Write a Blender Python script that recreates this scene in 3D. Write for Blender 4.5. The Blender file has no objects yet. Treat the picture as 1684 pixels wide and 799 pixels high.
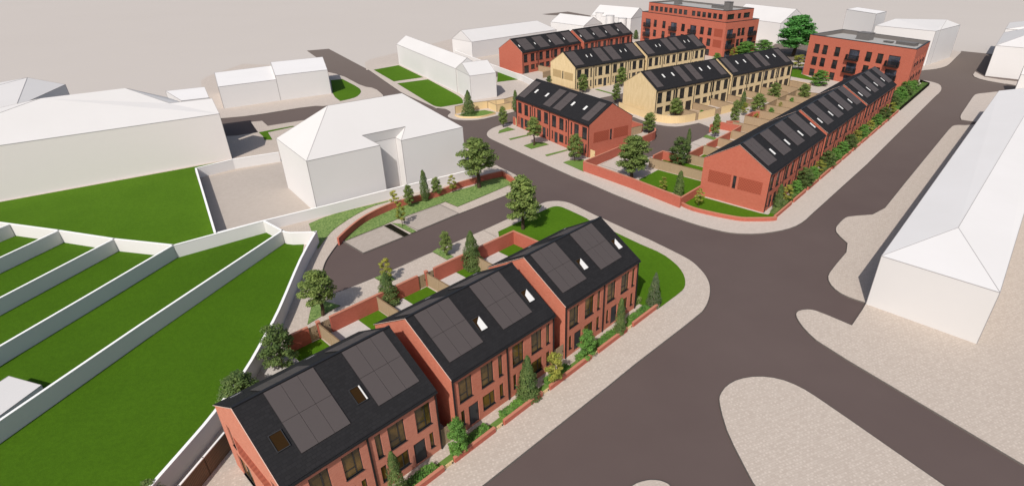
import bpy, math, random
from mathutils import Vector, Matrix
from mathutils.geometry import tessellate_polygon
R = math.radians
random.seed(7)
D = {'A1': [[30.92, 208.03, 9.6], [51.55, 178.81, 9.6], [64.16, 187.95, 9.6]],
 'A1u': [[31.99, 202.34, 12.5], [50.37, 175.59, 12.5], [59.73, 181.52, 12.5], [51.28, 178.28, 9.6]],
 'A2': [[67.07, 155.77, 9.6], [81.94, 133.29, 9.6], [91.72, 144.91, 9.6], [79.61, 165.12, 9.6]],
 'CAM': [934.3801890737591, 0.5079644297470707, -5.731107341084705e-06, 905.9578479933441, 417.75169530068746, 31.478806293540135],
 'FR': {'M': [-6.46175, 106.25529, -0.95078],
        'N': [-14.59292, 20.6943, 0.83216],
        'Q': [-7.40081, 153.51198, 0.7946],
        'T': [27.7358, 67.42942, 0.86943],
        'Y': [20.49749, 111.82226, 0.64296],
        'Z': [5.57079, 133.82275, 0.66097]},
 'TREES': [('broad', 'large spreading tree with bare lower trunk behind the curved brick wall by the white villa', 'shrubs and small trees beside the curved brick wall', 'tree', -10.29, 75.86, 7.3,
            4.78),
           ('broad_tall', 'tall full green tree on the corner lawn at the entrance to the parking court', 'trees along the parking court', 'tree', -3.44, 62.62, 7.05, 3.87),
           ('broad', 'airy tree on the ground-cover patch at the left end of the parking court', 'trees along the parking court', 'tree', -21.67, 44.41, 4.9, 2.95),
           ('yellow', 'yellow-green young tree rising behind a dark cone at the parking bays', 'trees along the parking court', 'tree', -17.03, 50.43, 2.85, 1.79),
           ('cone', 'dark green cone tree inside the back garden brick wall below a yellowish tree', 'trees along the parking court', 'tree', -15.91, 46.58, 3.45, 2.05),
           ('ball', 'small round tree on a narrow green strip between two parking bays', 'trees along the parking court', 'tree', -11.77, 55.97, 3.05, 1.45),
           ('cone', 'broad dark conifer inside the back garden wall of the middle near houses', 'trees along the parking court', 'tree', -8.51, 53.35, 4.45, 2.12),
           ('bush', 'big dense round bush behind the nearest brick houses, beside the garden wall gate', 'trees along the parking court', 'bush', -22.45, 37.0, 4.2, 2.58),
           ('bush', 'loose bush showing over the back eave of the nearest brick houses', 'trees along the parking court', 'bush', -23.89, 32.92, 2.7, 2.68),
           ('bush', 'bush against the white garden wall at the bottom edge of the photo', 'trees along the parking court', 'bush', -25.26, 24.02, 1.8, 1.34),
           ('yellow', 'sparse yellowish sapling just outside the middle of the curved brick wall', 'shrubs and small trees beside the curved brick wall', 'tree', -20.74, 69.1, 2.45, 1.58),
           ('yellow', 'pale yellow-green sapling standing on the strip between the two parking bays', 'shrubs and small trees beside the curved brick wall', 'tree', -18.47, 63.44, 3.3, 1.57),
           ('ball', 'small round tree, first green one from the left inside the curved brick wall', 'shrubs and small trees beside the curved brick wall', 'tree', -18.77, 69.3, 3.1, 1.45),
           ('slim', 'tallest slim dark conifer along the curved brick wall', 'shrubs and small trees beside the curved brick wall', 'tree', -17.06, 71.22, 4.45, 1.43),
           ('ball', 'small round tree just right of the slim conifer along the curved brick wall', 'shrubs and small trees beside the curved brick wall', 'tree', -15.76, 72.64, 2.85, 1.54),
           ('yellow', 'yellowish young tree between the round tree and the large tree at the curved wall', 'shrubs and small trees beside the curved brick wall', 'tree', -13.81, 73.93, 2.75, 1.49),
           ('ball_low', 'bright green round bush in front of the passage between the first and second near blocks', 'planting in the front gardens of the near row', 'bush', -6.34, 27.71, 3.45, 1.61),
           ('cone', 'tall broad conifer in the front garden of the middle near block', 'planting in the front gardens of the near row', 'tree', -1.77, 33.28, 4.2, 1.63),
           ('yellow', 'yellow-green young tree at the right end of the middle near block', 'planting in the front gardens of the near row', 'tree', 0.32, 34.67, 3.35, 1.83),
           ('ball_low', 'bright green round bush at the left front corner of the third near block', 'planting in the front gardens of the near row', 'bush', 3.03, 38.04, 3.0, 1.73),
           ('slim', 'slim cypress in the front garden of the third near block', 'planting in the front gardens of the near row', 'tree', 6.19, 41.31, 4.0, 1.08),
           ('cone_grey', 'grey-green conifer on the lawn beside the end wall of the third near block', 'planting in the front gardens of the near row', 'tree', 9.99, 46.1, 3.7, 1.51),
           ('slim', 'slim cypress at the front of the nearest houses at the bottom edge', 'planting in the front gardens of the near row', 'tree', -9.66, 24.11, 4.35, 1.19),
           ('slim_open', 'small upright tree at the far left tip of the brick row forecourt', 'trees on the forecourt of the side-on brick row', 'tree', -8.99, 105.59, 3.9, 2.03),
           ('broad', 'young round-headed tree on a clear trunk in the middle of the brick row forecourt', 'trees on the forecourt of the side-on brick row', 'tree', -2.92, 94.83, 4.95, 2.52),
           ('ball', 'dense oval tree at the right end of the brick row forecourt by the brick wall', 'trees on the forecourt of the side-on brick row', 'tree', 3.84, 87.0, 4.45, 2.58),
           ('broad_tall', 'big tree behind the long brick street wall', 'trees and bushes in the back gardens and court', 'tree', 12.08, 79.54, 6.6, 4.47),
           ('yellow', 'small yellowish tree on the lawn behind the long brick street wall', 'trees and bushes in the back gardens and court', 'tree', 15.85, 74.54, 2.25, 1.56),
           ('slim', 'narrow conifer on the lawn near the gable of the long brick terrace', 'trees and bushes in the back gardens and court', 'tree', 17.65, 72.7, 3.8, 1.49),
           ('yellow', 'yellow-green tree on the grass in front of the gable of the long brick terrace', 'trees and bushes in the back gardens and court', 'tree', 19.72, 69.4, 2.65, 1.53),
           ('bush', 'dense dark bush beside the court road, behind the big street-wall tree', 'trees and bushes in the back gardens and court', 'bush', 20.24, 85.51, 4.45, 3.06),
           ('slim', 'narrow pointed tree rising behind the dense bush at the court road', 'trees and bushes in the back gardens and court', 'tree', 22.69, 90.98, 4.15, 1.18),
           ('slim_open', 'upright tree on a paved bay edge of the inner court', 'trees and bushes in the back gardens and court', 'tree', 29.35, 99.3, 4.3, 1.74),
           ('ball', 'round tree in the back garden of the brick row near the court bend', 'trees and bushes in the back gardens and court', 'tree', 17.85, 101.59, 3.9, 2.55),
           ('ball', 'round tree behind the yellow curved fence against the yellow terrace', 'trees and bushes in the back gardens and court', 'tree', 24.91, 113.01, 3.7, 2.77),
           ('ball', 'bushy tree at the left end of the brick boxes in the inner court', 'trees and bushes in the back gardens and court', 'tree', 35.0, 107.17, 4.7, 1.91),
           ('slim', 'slim tree standing behind the bushy one in the inner court gardens', 'trees and bushes in the back gardens and court', 'tree', 39.89, 118.44, 3.75, 1.63),
           ('yellow', 'reddish yellow shrub between the trees of the inner court gardens', 'trees and bushes in the back gardens and court', 'shrub', 38.91, 113.56, 2.65, 1.92),
           ('ball', 'round green tree in the middle of the timber fenced back gardens', 'trees and bushes in the back gardens and court', 'tree', 41.97, 115.06, 4.05, 3.03),
           ('ball', 'round tree beside the patio doors of the second yellow terrace block', 'trees and bushes in the back gardens and court', 'tree', 48.76, 125.11, 4.05, 2.9),
           ('ball', 'dense oval tree at the far end of the timber fenced back gardens', 'trees and bushes in the back gardens and court', 'tree', 54.98, 124.64, 3.85, 2.78),
           ('green', 'large dark green layered tree between the two apartment blocks', 'far planting around the apartment blocks', 'tree', 73.63, 180.39, 11.5, 11.39),
           ('ball', 'tree in front of the left end of the far yellow terrace', 'trees and bushes in the back gardens and court', 'tree', 7.38, 133.01, 4.25, 2.48),
           ('ball', 'tree in front of the middle of the far yellow terrace', 'trees and bushes in the back gardens and court', 'tree', 16.87, 139.26, 4.6, 2.81),
           ('slim_open', 'tree on the road corner left of the near yellow gable', 'trees and bushes in the back gardens and court', 'tree', 14.09, 123.62, 4.15, 2.19),
           ('ball', 'small round tree before the far end of the far yellow terrace', 'trees and bushes in the back gardens and court', 'tree', 38.68, 165.4, 2.3, 2.45),
           ('yellow', 'small shrub at the back of the near yellow terrace', 'trees and bushes in the back gardens and court', 'shrub', 28.57, 158.19, 1.85, 1.28),
           ('cone', 'dense cone tree inside the timber fenced corner plot', 'trees and bushes in the back gardens and court', 'tree', -16.6, 114.31, 4.9, 2.47),
           ('slim', 'narrow tree behind the left end of the side-on brick row', 'trees and bushes in the back gardens and court', 'tree', -7.28, 117.05, 4.3, 1.46),
           ('bush', 'low shrub beside the gable of the far yellow terrace', 'trees and bushes in the back gardens and court', 'shrub', -0.36, 141.12, 2.1, 1.7),
           ('slim', 'slim evergreen right of the far brick terrace, left of a pair', 'far planting around the apartment blocks', 'tree', 29.95, 212.42, 3.05, 1.73),
           ('slim', 'slim evergreen against the left apartment block, right of a pair', 'far planting around the apartment blocks', 'tree', 32.93, 209.67, 2.75, 1.8),
           ('ball_low', 'small shrub at the foot of the left apartment block behind the yellow roof', 'far planting around the apartment blocks', 'shrub', 47.68, 169.81, 2.55, 2.24),
           ('yellow', 'yellowish shrub at the right front corner of the left apartment block', 'far planting around the apartment blocks', 'shrub', 54.31, 176.55, 3.0, 2.32),
           ('ball_low', 'bright green bush in front of the left apartment block, centre of three', 'far planting around the apartment blocks', 'bush', 58.35, 177.96, 4.35, 5.7),
           ('ball_low', 'bright green bush beyond the right corner of the left apartment block', 'far planting around the apartment blocks', 'bush', 66.72, 186.85, 3.55, 5.29),
           ('yellow', 'small open tree left of the right apartment block', 'far planting around the apartment blocks', 'tree', 66.81, 158.74, 4.0, 3.69),
           ('ball_low', 'green shrub before the ground floor of the right apartment block', 'far planting around the apartment blocks', 'shrub', 65.11, 140.37, 3.65, 3.64),
           ('slim', 'slim cypress nearest the corner before the long brick terrace', 'planting in front of the long brick terrace', 'shrub', 29.82, 68.42, 3.6, 1.3),
           ('yellow', 'yellow-green shrub second from the corner before the long brick terrace', 'planting in front of the long brick terrace', 'shrub', 31.82, 70.79, 2.6, 2.0),
           ('ball_low', 'round bush third from the corner before the long brick terrace', 'planting in front of the long brick terrace', 'shrub', 34.01, 73.39, 2.2, 2.0),
           ('bush', 'dark full bush fourth from the corner before the long brick terrace', 'planting in front of the long brick terrace', 'shrub', 36.2, 75.98, 3.0, 2.4),
           ('ball_low', 'round bush fifth from the corner before the long brick terrace', 'planting in front of the long brick terrace', 'shrub', 38.4, 78.58, 2.2, 2.2),
           ('yellow', 'loose yellowish shrub sixth from the corner before the long brick terrace', 'planting in front of the long brick terrace', 'shrub', 40.59, 81.18, 2.3, 2.0),
           ('bush', 'dark bush before the first gap between blocks before the long brick terrace', 'planting in front of the long brick terrace', 'shrub', 42.85, 83.85, 2.8, 2.4),
           ('ball_low', 'round bush after the first gap between blocks before the long brick terrace', 'planting in front of the long brick terrace', 'shrub', 45.24, 86.68, 2.3, 2.3),
           ('ball_low', 'round bush by the second house of the middle block before the long brick terrace', 'planting in front of the long brick terrace', 'shrub', 47.82, 89.74, 2.4, 2.4),
           ('bush', 'dark bush before the third house of the middle block before the long brick terrace', 'planting in front of the long brick terrace', 'shrub', 50.4, 92.79, 2.7, 2.3),
           ('yellow', 'yellowish shrub before the end house of the middle block before the long brick terrace', 'planting in front of the long brick terrace', 'shrub', 52.98, 95.85, 2.4, 2.2),
           ('ball_low', 'round bush at the second gap between blocks before the long brick terrace', 'planting in front of the long brick terrace', 'shrub', 55.56, 98.9, 2.5, 2.3),
           ('yellow', 'yellowish shrub after the second gap between blocks before the long brick terrace', 'planting in front of the long brick terrace', 'shrub', 58.47, 102.34, 2.3, 2.2),
           ('ball_low', 'round bush before the third block before the long brick terrace', 'planting in front of the long brick terrace', 'shrub', 61.69, 106.16, 2.4, 2.4),
           ('bush', 'dark bush before the middle of the third block before the long brick terrace', 'planting in front of the long brick terrace', 'shrub', 65.24, 110.36, 2.6, 2.4),
           ('yellow', 'reddish yellow shrub at the end of the third block before the long brick terrace', 'planting in front of the long brick terrace', 'shrub', 68.47, 114.18, 2.6, 2.6)],
 'WB': {'B1': {'ap': [-24.89, 177.21, 7.52], 'f': [-23.16, 175.58, 4.7], 'fr': [1.88, 201.48, 4.7], 'l': [-28.01, 183.74, 4.7], 'rr': [-0.9, 202.34, 7.3]},
        'B2': {'al': [-0.09, 218.66, 8.0], 'ar': [13.35, 205.86, 7.92], 'br': [16.55, 211.42, 5.5], 'fl': [-0.09, 214.7, 5.5], 'fr': [11.03, 203.6, 5.5]},
        'B3': {'br': [33.84, 227.58, 7.0], 'fl': [15.13, 230.12, 6.0], 'fr': [28.76, 219.06, 6.0], 'rl': [18.1, 225.99, 10.0], 'rr': [31.4, 222.3, 8.8]},
        'L': {'fl': [-43.02, 166.74, 5.5], 'fr': [-21.57, 132.88, 5.5], 'rl': [-40.81, 168.11, 7.32], 'rr': [-16.29, 125.88, 8.2]},
        'L2': {'a': [-21.66, 133.39, 5.4], 'ap': [-19.05, 127.43, 7.4], 'b': [-17.48, 125.64, 5.4], 'c': [-12.17, 129.19, 5.4], 'r2': [-16.85, 130.21, 7.4]},
        'R': {'a': [30.9, 46.31, 5.5], 'ap': [40.2, 50.25, 6.5], 'b': [37.65, 40.04, 5.5], 'e2': [46.36, 64.56, 5.5], 'ef': [91.37, 116.89, 5.5], 'rf': [75.68, 90.12, 6.5]},
        'R2': {'a': [113.02, 151.82, 7.5],
               'ap': [123.19, 162.18, 10.0],
               'b': [111.54, 141.5, 7.5],
               'bk': [143.73, 192.14, 9.0],
               'bk2': [148.89, 192.14, 9.0],
               'c': [129.38, 172.58, 7.5],
               'lo': [103.07, 130.4, 4.0]},
        'R3': {'a': [100.89, 127.35, 5.0], 'b': [110.02, 136.48, 5.0], 'c': [106.16, 133.74, 7.0]},
        'V': {'n1': [-25.53, 75.23, 8.2],
              'n2': [-20.76, 79.16, 8.2],
              'n3': [-21.32, 76.36, 7.4],
              'p1': [-37.61, 75.93, 7.4],
              'p2': [-30.13, 66.74, 7.4],
              'p3': [-22.67, 72.89, 7.4],
              'p4': [-20.43, 75.02, 7.4],
              'p5': [-12.83, 81.11, 7.4],
              'r1': [-29.58, 74.82, 12.12],
              'r2': [-21.3, 81.91, 12.12],
              'r2b': [-21.23, 81.66, 12.18]},
        'W': {'br': [91.03, 222.62, 7.0], 'fl': [64.93, 220.23, 6.5], 'fr': [76.54, 202.49, 6.5], 'rl': [64.93, 229.33, 10.5], 'rr': [82.02, 206.13, 10.48]},
        'X': {'a': [96.53, 200.7, 11.0], 'b': [99.86, 188.03, 11.0], 'c': [106.18, 194.17, 11.0], 'd': [102.82, 206.94, 11.0]},
        'X2': {'br': [119.46, 177.35, 9.2], 'fl': [93.94, 175.87, 9.2], 'fr': [104.68, 164.41, 9.2], 'rl': [96.06, 175.21, 11.0], 'rr': [119.6, 178.41, 9.38]},
        'box': [[-40.23, 27.73, 1.3], [-39.36, 33.43, 1.3], [-42.76, 34.47, 1.3], [-43.94, 29.0, 1.3]],
        'f1': [[-68.54, 118.94, 4.6], [-59.26, 124.87, 4.6], [-66.63, 140.2, 4.6], [-76.53, 132.93, 4.6]],
        'f2': [[-59.49, 125.85, 5.4], [-50.46, 132.23, 5.4], [-57.02, 147.9, 5.4], [-67.06, 141.06, 5.4]],
        'hall': {'d': [0.8069, 0.5907],
                 'e0': [-72.88, 72.66, 7.45],
                 'e1': [-51.76, 88.12, 7.45],
                 'pts': {'b1': [-63.11, 94.31, 9.5],
                         'b2': [-58.3, 97.26, 9.5],
                         'rl': [-72.6, 81.32, 11.5],
                         'rr': [-64.59, 87.6, 11.5],
                         'v1': [-58.71, 87.65, 9.2],
                         'v2': [-53.73, 90.68, 9.2],
                         'w1': [-57.8, 90.25, 9.0]}},
        'hall2': [[-80.19, 85.11, 9.3], [-83.88, 99.98, 9.3], [-88.86, 98.79, 10.7]],
        'hallw': [[-60.27, 93.15, 8.2], [-56.88, 95.25, 8.2], [-61.75, 103.01, 8.2], [-66.85, 99.88, 8.2]],
        'silo': [[18.21, 228.76, 7.0], [21.3, 219.98, 7.0], [24.85, 212.16, 7.0]]},
 'bank_in': [(-24.47, 59.54), (-24.19, 61.93), (-23.15, 65.11), (-20.69, 68.71), (-11.07, 76.54), (-10.22, 78.42), (-7.31, 80.37), (-7.13, 80.37), (-5.33, 77.7), (-10.48, 71.52), (-12.45, 69.22),
             (-14.35, 70.9), (-14.97, 70.17), (-18.63, 66.34), (-18.85, 65.9), (-19.66, 65.36), (-20.85, 63.68), (-24.45, 59.44)],
 'bank_out': [(-30.37, 64.13), (-28.75, 66.56), (-26.2, 68.52), (-22.23, 71.31), (-21.99, 71.02), (-24.0, 69.3), (-25.52, 66.26), (-26.61, 62.93), (-26.87, 61.05), (-26.86, 57.46), (-28.64, 60.9)],
 'bank_strip': [(-20.02, 64.3), (-18.41, 63.95), (-16.45, 62.03), (-16.89, 61.5)],
 'dark_pit': [(-20.78, 63.57), (-20.14, 64.2), (-17.12, 61.21), (-17.65, 60.6)],
 'f_block1': [(-22.49, 28.26), (-23.12, 23.86), (-23.32, 22.62)],
 'f_p_back': [(-19.41, 114.98), (-16.13, 117.98), (-13.32, 119.36), (-9.85, 121.13), (-8.11, 123.16)],
 'f_p_box': [(-13.1, 119.28), (-11.11, 116.36), (-7.87, 119.07)],
 'f_p_front': [(-19.33, 113.57), (-18.21, 112.23), (-16.64, 111.75), (-13.87, 112.23), (-11.25, 114.82)],
 'f_p_left': [(-19.41, 114.98), (-19.4, 114.92)],
 'f_p_right': [(-9.83, 120.82), (-7.9, 118.04)],
 'green_m': [[(-9.66, 101.64), (-9.57, 103.45), (-8.15, 105.59), (-6.65, 104.14)], [(-7.51, 98.52), (-4.34, 100.89), (-4.02, 100.39), (-7.16, 97.8)],
             [(-4.69, 94.7), (-2.86, 96.67), (-1.09, 96.3), (-0.36, 95.29), (-3.33, 92.92)], [(-0.96, 89.94), (2.63, 92.61), (2.79, 92.1), (-0.68, 89.24)],
             [(1.94, 86.34), (2.77, 87.12), (5.32, 87.71), (5.04, 82.26)]],
 'green_p': [(-18.7, 113.88), (-16.9, 116.4), (-13.76, 117.7), (-11.36, 116.08), (-12.1, 114.82), (-13.98, 113.26), (-16.76, 112.65)],
 'green_strips': [[(-18.61, 51.16), (-17.5, 52.28), (-16.32, 50.79), (-17.33, 50.04)], [(-13.54, 56.85), (-13.06, 57.67), (-10.92, 55.71), (-11.58, 55.01)],
                  [(-23.39, 46.12), (-23.68, 47.33), (-20.52, 45.99), (-21.15, 45.22), (-22.59, 42.87)]],
 'lawn_apt': [(64.55, 161.05), (68.94, 161.05), (65.91, 153.58), (67.15, 146.71), (65.94, 145.14), (61.91, 150.49)],
 'lawn_corner': [(-6.45, 61.94), (-4.35, 64.31), (-0.63, 68.53), (0.18, 69.31), (0.99, 69.5), (1.79, 68.92), (4.68, 65.62), (4.68, 65.33), (6.56, 63.37), (8.31, 61.21), (10.62, 58.56), (12.59, 56.54),
                 (13.72, 54.29), (14.16, 52.33), (14.11, 50.78), (13.81, 49.44), (13.22, 48.49), (10.42, 45.51), (10.72, 46.34), (9.77, 45.3), (8.7, 46.28), (1.31, 53.01), (-0.98, 56.44),
                 (-4.38, 59.54), (-5.79, 57.99)],
 'lawn_f': [(-55.32, 145.95), (-52.85, 147.37), (-45.93, 138.05), (-44.33, 134.58), (-43.8, 131.91), (-43.79, 128.71), (-44.98, 126.61), (-46.22, 125.28), (-49.35, 129.97)],
 'lawn_gardens': [(-122.25, 69.34), (-68.01, 62.81), (-57.09, 60.21), (-44.44, 56.9), (-35.99, 62.98), (-31.83, 59.74), (-30.37, 58.78), (-28.94, 58.78), (-27.62, 54.41), (-26.08, 45.01),
                  (-25.24, 36.1), (-24.75, 31.69), (-25.02, 28.32), (-25.42, 25.66), (-26.67, 21.4), (-60, 0), (-110, 10), (-130, 60)],
 'lawn_hall': [(-103.13, 77.95), (-83.52, 71.33), (-74.81, 70.84), (-51.38, 87.7), (-53.02, 85.0), (-54.8, 82.65), (-40.59, 61.26), (-43.84, 58.65), (-54.56, 59.72), (-68.56, 63.47), (-93.81, 69.32)],
 'lawn_l1': [(-48.1, 158.98), (-42.79, 165.22), (-32.78, 149.47), (-39.18, 144.71)],
 'lawn_l2': [(-37.79, 142.42), (-31.09, 147.05), (-21.27, 130.62), (-19.52, 126.85), (-19.03, 123.28), (-23.26, 120.21), (-24.52, 120.77), (-25.68, 122.35)],
 'lawn_v': [(-53.86, 102.37), (-49.14, 106.41), (-48.69, 106.08), (-52.16, 102.37), (-49.43, 98.0), (-50.82, 97.9), (-52.1, 100.14)],
 'lawn_z': [(-14.14, 155.93), (-8.04, 147.05), (-13.33, 143.94)],
 'pad_lines': [[(-8.38, 62.37), (-8.28, 62.49), (-6.52, 60.75), (-6.64, 60.54)], [(-14.94, 70.01), (-14.85, 70.17), (-11.86, 67.3), (-11.93, 67.11)]],
 'pads': [[(-24.44, 59.35), (-20.82, 63.54), (-17.69, 60.57), (-21.38, 56.56)], [(-18.33, 63.95), (-18.83, 65.83), (-14.94, 70.01), (-11.97, 67.19), (-16.31, 62.26)]],
 'pads_m': [(-10.52, 102.99), (2.09, 85.33), (6.24, 88.29), (-6.37, 105.95)],
 'road': [(-77.72, 189.5), (-71.89, 192.89), (-49.68, 159.53), (-20.83, 135.12), (-0.93, 149.69), (27.22, 199.65), (80.25, 205.95), (113.01, 169.46), (130.26, 188.76), (136.21, 183.42),
          (152.02, 172.83), (170, 60), (90, -20), (-18.52, -16.3), (-33.31, -2.83), (-45, 40), (-61.34, 98.38), (-68.62, 109.88), (-67.42, 113.34), (-66.03, 148.25), (-63.95, 167.34)],
 'road_far': [(-4.15, 287.69), (8.23, 298.3), (18.26, 281.95), (17.7, 277.32), (-1.25, 284.32)],
 'slab_f': [(-67.19, 109.5), (-65.34, 111.13), (-65.39, 111.73), (-60.3, 113.64), (-50.98, 121.24), (-47.6, 120.99), (-42.27, 125.64), (-37.79, 129.34), (-38.19, 130.87), (-41.88, 137.62),
            (-45.36, 139.48), (-54.32, 151.96), (-68.62, 163.29), (-87.58, 167.65), (-88.97, 147.74)],
 'slab_north': [(3.54, 114.62), (-5.01, 108.52), (-7.11, 108.19), (-8.32, 108.08), (-9.4, 107.35), (-10.42, 106.13), (-11.25, 104.78), (-11.72, 103.19), (-11.84, 101.64), (-11.58, 100.14),
                (-10.91, 98.67), (-8.67, 95.74), (-6.3, 92.61), (-3.63, 89.12), (-1.12, 85.77), (2.97, 80.51), (5.06, 78.15), (8.47, 73.89), (11.63, 70.29), (13.85, 67.84), (16.02, 65.87),
                (18.07, 63.92), (20.43, 62.27), (22.28, 61.42), (25.15, 61.33), (27.89, 62.07), (30.2, 63.19), (32.11, 64.85), (33.92, 66.98), (50.19, 85.63), (90.09, 133.38), (86.97, 129.56),
                (89.81, 132.73), (92.89, 136.88), (95.13, 141.28), (95.12, 144.04), (93.62, 146.51), (89.45, 149.17), (82.73, 161.61), (70.25, 172.22), (55.76, 151.48), (30.15, 132.3), (15.74, 121.5),
                (13.46, 118.55), (14.06, 122.96), (15.16, 114.29), (16.29, 112.95), (17.89, 110.02), (20.01, 107.59), (21.89, 106.31), (24.07, 105.9), (26.2, 106.92), (28.63, 108.39), (28.89, 108.02),
                (30.12, 105.48), (29.46, 102.42), (28.09, 100.92), (27.24, 99.41), (24.28, 96.29), (23.42, 92.28), (18.65, 91.44), (16.91, 89.17), (17.01, 89.29), (15.33, 88.67), (11.33, 86.83),
                (11.03, 88.98), (15.75, 94.67), (17.8, 97.09), (18.63, 98.41), (18.9, 99.69), (18.87, 100.38), (17.16, 103.46)],
 'slab_p0': [(4.28, 23.81), (4.83, 24.78), (5.45, 25.37), (6.17, 25.64), (6.75, 25.72), (7.41, 25.61), (7.91, 25.26), (8.29, 23.81)],
 'slab_p1': [(8.81, 18.4), (13.37, 25.13), (13.26, 25.5), (12.77, 29.49), (12.85, 31.51), (12.99, 32.95), (13.24, 33.71), (14.06, 34.77), (15.25, 35.54), (16.9, 35.91), (18.62, 35.62), (19.93, 34.69),
             (20.99, 33.25), (25.91, 25.13), (28.32, 21.46)],
 'slab_p2': [(35.01, 22.49), (32.21, 26.81), (23.79, 40.04), (23.24, 42.1), (23.16, 43.81), (23.38, 44.81), (24.0, 45.33), (25.06, 45.5), (25.86, 45.04), (27.89, 42.89), (30.76, 46.21),
             (30.87, 46.56), (29.4, 47.79), (28.89, 49.38), (29.13, 51.2), (30.16, 52.75), (34.88, 58.19), (34.67, 61.52), (35.12, 62.91), (35.96, 64.06), (37.54, 65.85), (38.48, 66.46),
             (42.76, 67.09), (51.96, 77.95), (75.86, 105.93), (77.57, 107.28), (79.79, 106.98), (83.1, 108.35), (93.55, 105.44), (120, 60), (75, -5)],
 'slab_p4': [(80.84, 110.72), (81.95, 112.84), (83.45, 114.87), (96.22, 130.58), (97.99, 132.09), (100.01, 132.75), (104.93, 134.54), (112.94, 134.65), (91.25, 105.44), (83.19, 108.82),
             (81.68, 109.92)],
 'slab_p5': [(109.31, 151.35), (113.7, 156.82), (111.76, 149.97), (114.53, 145.96), (121.57, 142.24), (115.79, 134.65), (111.85, 142.13), (111.29, 142.13), (108.74, 146.74)],
 'slab_p6': [(92.69, 152.19), (100.36, 158.31), (104.16, 159.53), (108.15, 162.02), (111.68, 165.22), (128.74, 186.34), (128.17, 189.23), (116.92, 193.02), (94.73, 172.23)],
 'slab_south': [(-17.16, 98.74), (-11.94, 90.99), (-9.8, 87.6), (-8.82, 85.58), (-7.63, 83.89), (-6.22, 82.26), (-4.99, 80.68), (-4.69, 78.42), (-4.74, 77.23), (-5.21, 75.62), (-6.23, 73.2),
                (-6.42, 72.95), (-10.18, 68.95), (-11.92, 67.15), (-16.29, 62.16), (-16.95, 61.44), (-17.63, 60.54), (-21.36, 56.51), (-24.45, 59.23), (-24.98, 58.95), (-25.04, 57.28),
                (-25.02, 55.67), (-24.95, 54.47), (-24.68, 52.99), (-24.35, 51.87), (-23.89, 50.79), (-23.08, 49.31), (-22.22, 48.16), (-21.39, 48.67), (-20.66, 49.31), (-18.68, 51.25),
                (-14.15, 56.02), (-16.4, 53.85), (-13.57, 56.85), (-8.34, 62.43), (-4.58, 66.7), (-4.56, 66.75), (-1.62, 69.98), (-1.06, 70.74), (-0.32, 71.19), (0.84, 71.36), (1.84, 71.11),
                (2.65, 70.58), (3.59, 69.5), (5.84, 66.69), (6.92, 65.47), (9.32, 62.69), (11.73, 60.02), (13.93, 57.26), (15.31, 55.48), (15.9, 54.29), (16.27, 52.97), (16.5, 51.86), (16.56, 50.78),
                (16.46, 49.58), (16.11, 48.15), (15.59, 46.77), (15.08, 45.77), (14.38, 44.69), (7.06, 37.23), (4.57, 34.56), (-4.46, 25.12), (-10.97, 17.4), (-31.17, -4.79), (-60, -10), (-110, 10),
                (-150, 90), (-72.59, 100.89), (-57.86, 99.84), (-54.06, 102.47), (-58.57, 109.22), (-56.55, 110.03), (-53.96, 106.63), (-48.74, 110.39), (-38.76, 118.01), (-33.13, 120.94),
                (-28.73, 118.49), (-24.26, 111.63)],
 'slab_west': [(-49.91, 158.43), (-49.5, 158.97), (-34.11, 132.18), (-23.94, 119.11), (-24.85, 119.36), (-22.7, 119.16), (-21.78, 118.36), (-20.47, 116.08), (-20.91, 114.31), (-20.8, 112.96),
               (-19.97, 111.75), (-18.82, 110.68), (-16.44, 110.15), (-13.71, 110.74), (-10.96, 113.45), (-8.08, 115.95), (-7.03, 117.24), (6.36, 123.03), (8.9, 126.28), (14.43, 130.58),
               (51.53, 159.43), (83.86, 216.07), (69.09, 252.14), (39.39, 255.98), (-1.4, 234.45), (-32.27, 218.94), (-54.27, 172.22)],
 'w_curved': [(-24.79, 58.6), (-24.44, 60.88), (-23.78, 63.58), (-22.87, 65.72), (-21.43, 67.99), (-19.88, 69.57), (-17.78, 71.21), (-15.56, 72.7), (-13.29, 75.6), (-11.12, 77.48), (-9.32, 78.94),
              (-7.27, 80.29)],
 'w_curved2': [(-7.27, 80.29), (-4.97, 76.53)],
 'w_div': [[(-31.3, 59.32), (-36.26, 40.71), (-39.02, 29.43), (-40.03, 25.3)], [(-41.97, 55.7), (-44.27, 45.47), (-46.09, 37.77), (-47.11, 32.71)], [(-49.55, 57.21), (-52.25, 45.05), (-53.54, 39.45)],
           [(-57.41, 59.32), (-58.8, 52.78), (-60.16, 46.39)], [(-64.56, 60.8), (-66.77, 53.31)]],
 'w_garden_back': [(-82.67, 65.38), (-66.05, 61.36), (-57.32, 59.22), (-49.46, 57.11), (-43.09, 55.85), (-41.9, 55.6)],
 'w_garden_back2': [(-41.9, 55.6), (-34.65, 61.84), (-30.9, 58.86), (-30.14, 58.68), (-27.25, 58.86)],
 'w_garden_right': [(-27.34, 59.07), (-26.61, 52.47), (-25.03, 43.35), (-24.45, 38.42), (-24.15, 34.65), (-24.25, 30.06), (-24.54, 27.22), (-24.86, 24.71), (-25.18, 22.1)],
 'w_m_street': [(5.0, 82.7), (11.51, 75.76), (17.14, 68.99)],
 'w_t_front': [(17.45, 69.7), (18.71, 68.04), (21.03, 66.48), (22.57, 65.66), (24.13, 65.02), (25.85, 64.94), (27.79, 65.02), (28.65, 65.26)],
 'w_t_return': [(17.31, 69.69), (20.94, 73.84)],
 'w_villa': [(-38.99, 59.0), (-34.82, 62.37), (-28.62, 66.9), (-22.22, 71.99), (-13.79, 78.03), (-10.85, 80.28)],
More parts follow.
